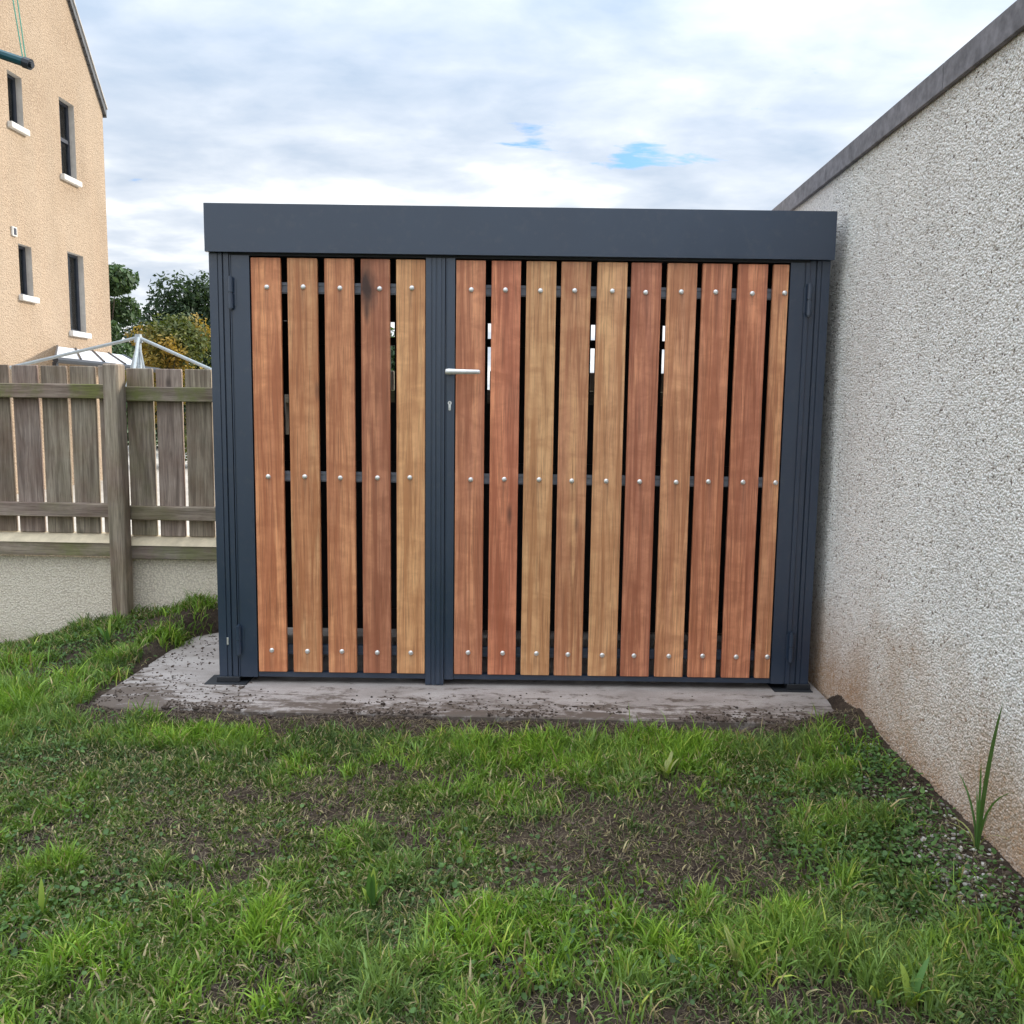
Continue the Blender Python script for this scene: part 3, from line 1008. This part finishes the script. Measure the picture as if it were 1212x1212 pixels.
# ------------------------------------------------------------------ trees
def leaf_cloud(centers, radii, count, size, cols, seed, droop=0.0, squash=.85):
    g = np.random.default_rng(seed)
    w = np.array(radii) ** 2.2; w /= w.sum()
    ci = g.choice(len(centers), count, p=w)
    d = g.normal(size=(count, 3)); d /= np.linalg.norm(d, axis=1)[:, None]
    rr = g.random(count) ** .42
    C_ = np.array(centers)[ci]; Rr = np.array(radii)[ci]
    wob = .8 + .4 * vnoise(d[:, 0] * 2 + ci, d[:, 2] * 2 + ci * 3, 1.7)
    P = C_ + d * (rr * Rr * wob)[:, None] * np.array([1, 1, squash])
    nrm_ = d + g.normal(size=(count, 3)) * .8 + np.array([0, 0, .4]); nrm_ /= np.linalg.norm(nrm_, axis=1)[:, None]
    a = np.cross(nrm_, g.normal(size=(count, 3))); a /= np.linalg.norm(a, axis=1)[:, None]
    a[:, 2] -= droop; b = np.cross(nrm_, a)
    s = (size * (.6 + .8 * g.random(count)))[:, None]
    V_ = np.stack([P - a * s, P + b * s * .5, P + a * s, P - b * s * .5], 1).reshape(-1, 3)
    F = np.arange(count * 4).reshape(-1, 4)
    t = g.random(count)[:, None]
    cc = np.array(cols[0]) * (1 - t) + np.array(cols[1]) * t
    if len(cols) > 2:
        pk = vnoise(P[:, 0] * 1.0, P[:, 2] * 1.0 + P[:, 1], 1.1)
        k = np.clip((pk - .48) * 6, 0, 1)[:, None]
        cc = cc * (1 - k) + np.array(cols[2]) * k
    cc = cc * (.75 + .5 * g.random(count))[:, None]
    return V_, F, np.repeat(cc, 4, 0)


def tree(loc, h, w, cols, seed, label, n=14000, size=.10, trunk=.14, conical=0.0, droop=0.0, grp='trees behind the fence', nb=26):
    g = random.Random(seed)
    t = tag(empty('tree' if h > 3.4 else 'shrub', loc), label, 'tree' if h > 3.4 else 'bush', grp)
    cs, rs, limbs = [], [], []
    for k in range(nb):
        f = g.uniform(.18, .93)
        spread = (w / 2) * (1 - conical * f) * (math.sqrt(max(.05, 1 - (2 * f - .95) ** 2 * .85)))
        a = g.uniform(0, 2 * pi); q = spread * math.sqrt(g.random()) * .8
        c = (q * cos(a), q * sin(a), h * f)
        r = g.uniform(.13, .24) * w * (1 - conical * f * .75)
        cs.append(c); rs.append(r); limbs.append((c, f))
    cs.append((0, 0, h * .92)); rs.append(.10 * w)
    V_, F, T = leaf_cloud(cs, rs, n, size, cols, seed, droop)
    link('crown', np_mesh('crown', V_, F, False, T), M['foliage'], t)
    bm = bmesh.new()
    tube(bm, (0, 0, -.2), (0, 0, h * .45), trunk, trunk * .6, 9); tube(bm, (0, 0, h * .45), (g.uniform(-.2, .2), 0, h * .88), trunk * .6, trunk * .15, 7)
    for c, f in limbs[::2]:
        tube(bm, (0, 0, h * f * .55), c, trunk * .28, trunk * .06, 5, False)
    obj('trunk', bm, M['bark'], t)
    return t


tree((-11.9, 24, -.2), 5.25, 3.9, [(.045, .085, .035), (.085, .135, .050)], 11, 'feathery mid green tree beside the ochre house corner', 26000, .075, conical=.55, droop=.3)
tree((-11.2, 28.5, -.2), 5.45, 5.0, [(.020, .042, .018), (.050, .080, .030)], 12, 'dense dark green tree behind the airer', 34000, .080, nb=34)
tree((-17.5, 31, -.2), 5.2, 5.5, [(.03, .06, .022), (.06, .10, .035)], 14, 'dark green tree hidden behind the ochre house', 9000, .14)
tree((-8.15, 19.0, -.2), 3.30, 2.5, [(.06, .09, .022), (.15, .155, .035), (.34, .22, .04)], 15, 'yellowing autumn bush right of the ochre house', 13000, .045, .06, nb=22)
tree((-6.9, 20.5, -.2), 2.85, 2.0, [(.060, .095, .025), (.14, .16, .040), (.24, .20, .045)], 16, 'lower yellow-green bush below the dark tree', 11000, .045, .06, nb=20)
tree((-4.6, 27, -.2), 3.6, 4.5, [(.03, .06, .022), (.06, .10, .035)], 17, 'dark green tree hidden behind the garden store', 9000, .12)


# ------------------------------------------------------------------ grass
def px_density(x, y):
    """how much grass grows at a point of the lawn (0 bare soil .. 1 lush)"""
    d = .52 + (vnoise(x, y, 1.6) - .5) * 1.4 + (vnoise(x + 4, y + 7, 6.0) - .5) * 2.4

    def blob(cx_, cy_, rx, ry, v):
        return v * np.exp(-(((x - cx_) / rx) ** 2 + ((y - cy_) / ry) ** 2))
    d = d + blob(.45, 2.55, .36, .30, -1.2) + blob(.78, 2.42, .22, .14, -.8) + blob(.70, 1.80, .25, .10, -.8) + blob(-.62, 3.05, .16, .40, -.75)
    d = d + blob(.10, 3.0, .5, .10, -.35) + blob(.55, 1.82, .22, .08, -.5) + blob(-.55, 2.65, .2, .1, -.3)
    d = d + blob(.25, 3.27, .85, .15, .9) + blob(-1.2, 3.25, .5, .12, .5) + blob(-.2, 2.15, .6, .2, .45) + blob(.85, 2.05, .35, .28, .8)
    d = d + blob(-2.3, 3.4, .35, .5, .8) + blob(1.02, 3.15, .14, .22, .5)
    d = np.maximum(d, .09)
    d = d * (1 - sst(1.02, 1.20, x + (vnoise(x, y, 5) - .5) * .25) * .93)
    d = d * (1 - sst(3.27, 3.37, y + (vnoise(x, y, 7) - .5) * .17) * sst(-1.98, -1.88, x - .45 * sst(4.3, 4.85, y)))
    d = d * (1 - sst(-1.97, -1.86, x - .58 * sst(4.3, 4.85, y) + (vnoise(x, y + 3, 4) - .5) * .22) * sst(3.40, 3.46, y))
    return np.clip(d, 0, 1.3)


def lush(x, y):
    def blob(cx_, cy_, rx, ry, v):
        return v * np.exp(-(((x - cx_) / rx) ** 2 + ((y - cy_) / ry) ** 2))
    l = .30 + (vnoise(x + 11, y + 2, 2.2) - .5) * .8 + (vnoise(x + 1, y + 5, 9.0, 2) - .5) * 1.1
    l = l + blob(.25, 3.25, .9, .16, .55) + blob(-1.15, 3.22, .5, .15, .25) + blob(-.2, 2.05, .7, .25, .35) + blob(.85, 2.0, .35, .25, .6)
    l = l + blob(-2.3, 3.5, .4, .6, .6) + blob(-1.0, 2.65, .45, .35, -.5) + blob(.5, 2.5, .4, .3, -.5) + blob(1.0, 3.2, .2, .2, .3)
    return np.clip(l, 0, 1)


def blades(n, seed, xr, yr, wmul=1.0, hmul=1.0):
    g = np.random.default_rng(seed)
    x = g.uniform(*xr, n); y = g.uniform(*yr, n)
    # tufts: pull part of the blades towards tuft centres
    nt = max(10, n // 60)
    tx = g.uniform(*xr, nt); ty = g.uniform(*yr, nt)
    k = g.random(n) < .55
    ti = g.integers(0, nt, n)
    x = np.where(k, tx[ti] + g.normal(0, .018, n), x); y = np.where(k, ty[ti] + g.normal(0, .018, n), y)
    keep = (g.random(n) < px_density(x, y)) & (x < WALL_X - .03) & (y < 4.93)
    x, y = x[keep], y[keep]; n = len(x)
    l = lush(x, y)
    z = ground_z(x, y) - .004
    h = (.017 + .066 * l * (.35 + g.random(n)) + .012 * g.random(n)) * hmul
    h = h * np.where(g.random(n) < .03, 1.7, 1)
    az = g.uniform(0, 2 * pi, n) + (vnoise(x, y, 2.0) - .5) * 2
    lean = (.25 + .9 * g.random(n) ** 1.3) * (1.5 - .75 * l)
    dx, dy = np.cos(az), np.sin(az)
    wdt = (.0014 + .0022 * g.random(n)) * wmul
    fa = g.uniform(0, 2 * pi, n); sx, sy = np.cos(fa), np.sin(fa)
    V_ = np.empty((n, 7, 3))
    for j, (t, wf) in enumerate([(0, .8), (.38, 1.0), (.74, .65)]):
        ang = lean * t
        ox = h * t * np.sin(ang); oz = h * t * np.cos(ang * .95)
        for s_, q in ((-1, 0), (1, 1)):
            V_[:, j * 2 + q, 0] = x + dx * ox + s_ * sx * wdt * wf
            V_[:, j * 2 + q, 1] = y + dy * ox + s_ * sy * wdt * wf
            V_[:, j * 2 + q, 2] = z + oz
    ang = lean
    V_[:, 6, 0] = x + dx * h * np.sin(ang) * 1.05; V_[:, 6, 1] = y + dy * h * np.sin(ang) * 1.05; V_[:, 6, 2] = np.maximum(z + h * np.cos(ang), z + .004)
    b = np.arange(n)[:, None] * 7
    q1 = b + np.array([[0, 1, 3, 2]]); q2 = b + np.array([[2, 3, 5, 4]]); t3 = b + np.array([[4, 5, 6]])
    # colour of each blade
    t = g.random(n)[:, None]
    green = np.array([.085, .180, .018]) * (1 - t) + np.array([.22, .35, .045]) * t
    cool = np.array([.110, .165, .065]); straw = np.array([.46, .38, .20])
    kk = np.clip((vnoise(x + 20, y, 3.0) - .45) * 4, 0, 1)[:, None] * .6
    c = green * (1 - kk) + cool * kk
    dry = (g.random(n) < (.03 + .22 * (1 - l)))[:, None]
    c = np.where(dry, straw * (.5 + .6 * g.random((n, 1))), c)
    yel = (g.random(n) < .06)[:, None]
    c = np.where(yel, np.array([.30, .36, .07]), c)
    cl = np.clip(.25 + 1.5 * l + (vnoise(x + 2, y + 8, 12.0, 2) - .5) * .8, .50, 1.32)[:, None]
    c = c * (.8 + .4 * g.random((n, 1))) * np.where(dry, 1.0, cl) * np.where(cl > 1.1, np.array([1.05, 1.0, .90]), 1.0)
    T = np.repeat(c, 7, 0).reshape(n, 7, 3)
    return V_.reshape(-1, 3), [np.concatenate([q1, q2]), t3], T.reshape(-1, 3)


V_, F, T = blades(340000, 21, (-2.6, 1.32), (1.35, 3.55))
o = link('grass', np_mesh('grass', V_, F, True, T), M['grass']); tag(o, kind='stuff')
o['label'] = 'short rough green lawn grass thinning to bare soil'
V_, F, T = blades(60000, 22, (-3.6, -1.5), (3.4, 4.93), 1.2, 1.35)
o = link('bank_grass', np_mesh('bank_grass', V_, F, True, T), M['grass']); tag(o, kind='stuff')
o['label'] = 'longer green grass on the bank below the dwarf wall'
V_, F, T = blades(70000, 23, (-6, 1.3), (-2.5, 1.4), 2.0, 1.0)
o = link('near_grass', np_mesh('near_grass', V_, F, True, T), M['grass']); tag(o, kind='stuff')
o['label'] = 'lawn grass round the viewer'
V_, F, T = blades(30000, 24, (-6, -2.55), (1.3, 4.9), 2.0, 1.2)
o = link('side_grass', np_mesh('side_grass', V_, F, True, T), M['grass']); tag(o, kind='stuff')
o['label'] = 'lawn grass at the left of the garden'


# flattened dead thatch
def thatch(n, seed):
    g = np.random.default_rng(seed)
    x = g.uniform(-2.7, 1.3, n); y = g.uniform(1.4, 3.46, n)
    L = g.uniform(.008, .036, n); a = g.uniform(0, pi, n); z = ground_z(x, y) + g.uniform(.001, .008, n)
    w = g.uniform(.0004, .0010, n)
    dx, dy = np.cos(a) * L / 2, np.sin(a) * L / 2; sx, sy = -np.sin(a) * w, np.cos(a) * w
    P = np.empty((n, 4, 3))
    tl = g.uniform(-.006, .008, n)
    for j, (s, q) in enumerate(((-1, -1), (1, -1), (1, 1), (-1, 1))):
        P[:, j, 0] = x + s * dx + q * sx; P[:, j, 1] = y + s * dy + q * sy; P[:, j, 2] = z + s * tl + .004
    c = np.where((g.random(n) < .6)[:, None], np.array([.27, .22, .13]), np.array([.12, .10, .05])) * (.5 + .7 * g.random((n, 1)))
    return P.reshape(-1, 3), np.arange(n * 4).reshape(-1, 4), np.repeat(c, 4, 0)


V_, F, T = thatch(52000, 31)
o = link('dead_thatch', np_mesh('dead_thatch', V_, F, False, T), M['grass']); tag(o, kind='stuff')
o['label'] = 'straw-coloured dead grass lying on the soil'


# the thrown stones of the pebbledash, real where the wall is close
def dash_stones(seed):
    g = np.random.default_rng(seed)
    sp_ = .0085
    yy_, zz_ = np.meshgrid(np.arange(1.75, 4.16, sp_), np.arange(-.02, 2.335, sp_ * .9))
    off_ = (np.arange(yy_.shape[0]) % 2)[:, None] * sp_ * .5
    yy_ = (yy_ + off_).ravel(); zz_ = zz_.ravel()
    keep = g.random(len(yy_)) < .93
    yy_, zz_ = yy_[keep], zz_[keep]; n = len(yy_)
    yy_ = yy_ + g.normal(0, .0022, n); zz_ = zz_ + g.normal(0, .0022, n)
    zz_ = np.minimum(zz_, 2.326)
    rr_ = g.uniform(.0033, .0058, n); a = g.uniform(0, 2 * pi, n); el = g.uniform(.7, 1.25, n); ht = rr_ * g.uniform(.28, .62, n)
    K = 5
    P = np.empty((n, 2 * K + 1, 3))
    tx_, ty_ = g.normal(0, .25, n), g.normal(0, .25, n)
    for ring, (sc, hh) in enumerate(((1.0, 0.0), (.72, .72))):
        for j in range(K):
            t = a + (j + .5 * ring) * 2 * pi / K + g.normal(0, .14, n)
            u, v = rr_ * sc * np.cos(t) * el, rr_ * sc * np.sin(t) / el
            P[:, ring * K + j] = np.stack([-ht * hh + (.0006 if ring == 0 else 0), u, v], 1)
            P[:, ring * K + j, 0] += (tx_ * u + ty_ * v) * .4 * ring
    P[:, 2 * K] = np.stack([-ht, 0 * ht, 0 * ht], 1)
    P += np.stack([0 * yy_ - .0004, yy_ - 2, zz_], 1)[:, None]
    b = np.arange(n)[:, None] * (2 * K + 1)
    q = np.concatenate([b + np.array([[j, (j + 1) % K, K + (j + 1) % K, K + j]]) for j in range(K)])
    t3 = np.concatenate([b + np.array([[K + j, K + (j + 1) % K, 2 * K]]) for j in range(K)])
    pal = np.array([(.91, .88, .84), (.88, .84, .79), (.82, .77, .71), (.70, .66, .61), (.52, .46, .40), (.26, .22, .19)])
    c = pal[g.choice(6, n, p=[.36, .29, .19, .10, .04, .02])] * g.uniform(.9, 1.06, (n, 1))
    return P.reshape(-1, 3), [q, t3], np.repeat(np.minimum(c, .92), 2 * K + 1, 0)


m_, N = mat('pebbledash_stones')
tint_ = N.n('ShaderNodeAttribute', attribute_name='tint').outputs['Color']
o_ = N.n('ShaderNodeTexCoord').outputs['Object']
z_ = N.n('ShaderNodeSeparateXYZ', ins={0: o_}).outputs[2]
wob_ = N.noise(o_, 3.2, 6, .65)
zz_ = N.math('ADD', z_, N.math('MULTIPLY', N.math('SUBTRACT', wob_, .5), -.9))
f_ = N.n('ShaderNodeMapRange', ins={0: zz_, 1: .58, 2: .02, 3: 0.0, 4: .95}).outputs[0]
spl = N.noise(o_, 55, 3, .7)
f_ = N.math('MULTIPLY', f_, N.ramp(spl, [(.30, .55), (.60, 1.0)]))
c_ = N.mix(f_, tint_, (.40, .235, .12))
low_ = N.noise(N.mapping(o_, (1, 1.6, .7)), 1.3, 6, .6)
c_ = N.mix(N.ramp(low_, [(.50, 0.0), (.70, .22)]), c_, (.50, .47, .44))
finish(N, c_, .85, spec=.3)
V_, F, T = dash_stones(77)
o = link('pebbledash_stones', np_mesh('pebbledash_stones', V_, F, True, T), m_, gar); tag(o, kind='stuff')


# clover and small broad leaves
def leaves(n, seed, spots):
    g = np.random.default_rng(seed)
    k = g.integers(0, len(spots), n)
    S = np.array(spots)[k]
    x = S[:, 0] + g.normal(0, 1, n) * S[:, 2]; y = S[:, 1] + g.normal(0, 1, n) * S[:, 3]
    ok = (x < 1.31) & (y < 4.92) & (y > 1.4) & ~((x > -1.86) & (y > 3.46)); x, y = x[ok], y[ok]; n = len(x)
    z = ground_z(x, y) + g.uniform(.006, .04, n)
    r = g.uniform(.003, .0085, n); a = g.uniform(0, 2 * pi, n)
    nx, ny = g.normal(0, .35, n), g.normal(0, .35, n)
    P = np.empty((n, 7, 3))
    P[:, 6] = np.stack([x, y, z - r * .25], 1)
    for j in range(6):
        t = a + j * pi / 3; rr = r * (1.25 if j in (0,) else (.8 if j == 3 else 1))
        P[:, j, 0] = x + rr * np.cos(t); P[:, j, 1] = y + rr * np.sin(t); P[:, j, 2] = z + nx * rr * np.cos(t) + ny * rr * np.sin(t)
    b = np.arange(n)[:, None] * 7
    F_ = np.concatenate([b + np.array([[6, j, (j + 1) % 6]]) for j in range(6)])
    t = g.random((n, 1))
    c = np.array([.050, .110, .030]) * (1 - t) + np.array([.13, .23, .06]) * t
    return P.reshape(-1, 3), F_, np.repeat(c * (.8 + .4 * g.random((n, 1))), 7, 0)


sp = [(1.22, 3.05, .05, .12), (1.18, 2.7, .07, .12), (1.12, 2.35, .08, .15), (1.15, 2.0, .1, .12), (-2.25, 4.35, .18, .25), (-2.15, 4.0, .12, .15),
      (-1.2, 2.05, .16, .12), (.95, 2.5, .12, .10), (.2, 2.0, .3, .15), (-.2, 2.2, .3, .2), (-1.7, 2.6, .4, .3), (.9, 2.9, .15, .15), (1.0, 2.2, .12, .2),
      (-2.6, 4.5, .2, .2), (-1.9, 3.2, .15, .15)]
V_, F, T = leaves(9000, 41, sp)
o = link('clover', np_mesh('clover', V_, F, False, T), M['clover']); tag(o, kind='stuff')
o['label'] = 'low clover and small broad leaves in the grass'


# loose stones and soil crumbs
def pebbles(name, pts, rad, cols, mt, seed, label):
    g = np.random.default_rng(seed)
    bmp = bmesh.new(); bmesh.ops.create_icosphere(bmp, subdivisions=1, radius=1)
    bv = np.array([v.co[:] for v in bmp.verts]); bf = np.array([[v.index for v in f.verts] for f in bmp.faces]); bmp.free()
    n = len(pts)
    s = np.stack([rad * g.uniform(.7, 1.4, n), rad * g.uniform(.7, 1.4, n), rad * g.uniform(.45, .9, n)], 1)
    a = g.uniform(0, 2 * pi, n)
    jit = 1 + g.normal(0, .16, (n, len(bv), 1))
    Vp = bv[None] * jit * s[:, None]
    ca, sa = np.cos(a)[:, None], np.sin(a)[:, None]
    X = Vp[:, :, 0] * ca - Vp[:, :, 1] * sa; Y = Vp[:, :, 0] * sa + Vp[:, :, 1] * ca
    Vp = np.stack([X, Y, Vp[:, :, 2]], 2) + pts[:, None]
    F_ = (bf[None] + (np.arange(n) * len(bv))[:, None, None]).reshape(-1, 3)
    c = np.array(cols)[g.integers(0, len(cols), n)] * g.uniform(.7, 1.2, (n, 1))
    o_ = link(name, np_mesh(name, Vp.reshape(-1, 3), F_, False, np.repeat(c, len(bv), 0)), mt)
    tag(o_, kind='stuff'); o_['label'] = label
    return o_


def make_tinted(name, rough):
    m_, N = mat(name)
    finish(N, N.n('ShaderNodeAttribute', attribute_name='tint').outputs['Color'], rough, spec=.3)
    return m_


M['tinted'] = make_tinted('stones_and_crumbs', .9)
g = np.random.default_rng(51)
n = 1100
x = np.concatenate([g.normal(1.20, .055, n // 2), g.normal(1.15, .10, n // 2)]); y = np.concatenate([g.normal(2.45, .22, n // 2), g.uniform(1.6, 3.3, n // 2)])
ok = (x < 1.315); x, y = x[ok], y[ok]
pebbles('gravel', np.stack([x, y, ground_z(x, y) + .002], 1), g.uniform(.0025, .0075, len(x)), [(.50, .46, .40), (.36, .28, .20), (.22, .20, .18), (.60, .57, .52), (.28, .23, .18)],
        M['tinted'], 52, 'small pale stones fallen along the foot of the garage wall')
x = np.concatenate([g.uniform(-1.9, 1.3, 1500), g.uniform(-1.9, -1.3, 700), g.uniform(-2.0, 1.3, 6000), g.uniform(-2.2, 1.3, 16000)])
y = np.concatenate([SLAB_Y0 + np.abs(g.normal(0, .10, 1500)), g.uniform(3.5, 4.7, 700), g.normal(3.465, .035, 6000), g.uniform(1.4, 3.5, 16000)])
zs = np.where((x > SLAB_X0) & (y > SLAB_Y0), 0.0, ground_z(x, y))
pk = (vnoise(x, y, 4.0) > .42) | (y < 3.5); x, y, zs = x[pk], y[pk], zs[pk]
pebbles('soil_crumbs', np.stack([x, y, zs + .001], 1), g.uniform(.0015, .006, len(x)) * np.where(g.random(len(x)) < .05, 2, 1),
        [(.05, .036, .028), (.085, .062, .046), (.12, .09, .07)], M['tinted'], 53, 'dark crumbs of soil scattered on the slab and lawn')


# ------------------------------------------------------------------ individual weeds
def strip_leaf(bm, p0, d, h, w, bend, fold=.3, seg=7, lay=None, colr=(.1, .2, .05)):
    """a single pointed leaf: p0 root, d horizontal lean direction"""
    d = Vector((d[0], d[1], 0)).normalized(); side = Vector((-d.y, d.x, 0))
    rows = []
    for k in range(seg + 1):
        t = k / seg
        ang = bend * t
        c = Vector(p0) + d * (h * t * sin(ang)) + Vector((0, 0, h * t * cos(ang)))
        ww = w * (sin(pi * min(1, .12 + .88 * t)) ** .6) * (1 if t < 1 else 0.02)
        rows.append([bm.verts.new(c - side * ww), bm.verts.new(c - d * ww * fold), bm.verts.new(c + side * ww)])
    for r in rows:
        for v in r: v[lay] = (*colr, 1)
    for a, b in zip(rows[:-1], rows[1:]):
        bm.faces.new((a[0], a[1], b[1], b[0])); bm.faces.new((a[1], a[2], b[2], b[1]))


def weed(name, x, y, spec_, label, cat='weed', group=None):
    z = float(ground_z(x, y)) - .004
    root = tag(empty(name, (x, y, z)), label, cat, group)
    for (ang, h, w, bend, colr) in spec_:
        bm = bmesh.new(); lay = bm.verts.layers.float_color.new('tint')
        strip_leaf(bm, (.006 * cos(ang), .006 * sin(ang), 0), (cos(ang), sin(ang)), h, w, bend, lay=lay, colr=colr)
        obj('leaf', bm, M['clover'], root, smooth=True)
    return root


lg = (.085, .165, .045); dg = (.060, .135, .030); mg = (.10, .21, .05); yg = (.30, .40, .07); pg = (.36, .38, .14)
weed('tall_grass_plant', 1.285, 2.42, [(-1.5, .47, .0068, .13, lg), (1.6, .22, .0036, .60, lg), (-2.2, .28, .0034, .12, mg), (-1.6, .32, .0038, .62, mg), (1.3, .17, .003, .30, mg),
                                       (-1.9, .20, .0034, .34, lg), (1.9, .13, .003, 1.3, pg), (2.6, .10, .003, .9, pg), (-1.2, .13, .003, .9, pg), (-.9, .15, .003, .2, mg)],
     'tall dark green broad-bladed grass plant against the pebbledash garage wall', 'grass plant')
for (x, y, s, c1, c2, lab) in [
        (-2.22, 4.36, 1.25, yg, mg, 'bright yellow-green dock seedling on the bank beside the concrete slab'),
        (-1.27, 2.09, .80, yg, mg, 'small upright light green weed in the lawn near the bottom left corner'),
        (.49, 3.06, .95, yg, pg, 'pale yellow-green upright weed at the edge of the bare patch before the right door'),
        (.50, 1.97, .95, yg, pg, 'pale yellow-green weed in the nearest bare soil at the bottom right'),
        (-.42, 2.16, 1.1, mg, yg, 'broad bright green weed in the lawn below the middle post'),
        (.86, 1.84, 1.0, mg, yg, 'leafy green weed by the bottom edge near the garage'),
        (1.17, 3.12, .7, dg, mg, 'small dark green weed at the garage wall foot, nearest the store')]:
    rr_ = random.Random(int(x * 100))
    spc = []
    for k in range(7):
        spc.append((rr_.uniform(0, 2 * pi), rr_.uniform(.060, .140) * s, rr_.uniform(.006, .011) * s, rr_.uniform(.08, .75), c1 if k % 2 else c2))
    weed('weed', x, y, spc, lab, 'weed', 'weeds growing in the lawn')

# pale stone lying inside the store
st_ = bmesh.new(); bmesh.ops.create_icosphere(st_, subdivisions=2, radius=1)
for v in st_.verts:
    v.co = Vector((v.co.x * .045, v.co.y * .035, v.co.z * .040)) * (1 + .18 * (random.random() - .5))
so_ = obj('loose_stone', st_, M['stone'], None, (-1.10, 4.28, .037), True)
tag(so_, 'pale fist-sized stone on the slab inside the store, seen between the first two slats', 'stone')

# ------------------------------------------------------------------ render settings
scene.render.engine = 'CYCLES'
scene.cycles.max_bounces = 6
scene.cycles.diffuse_bounces = 4
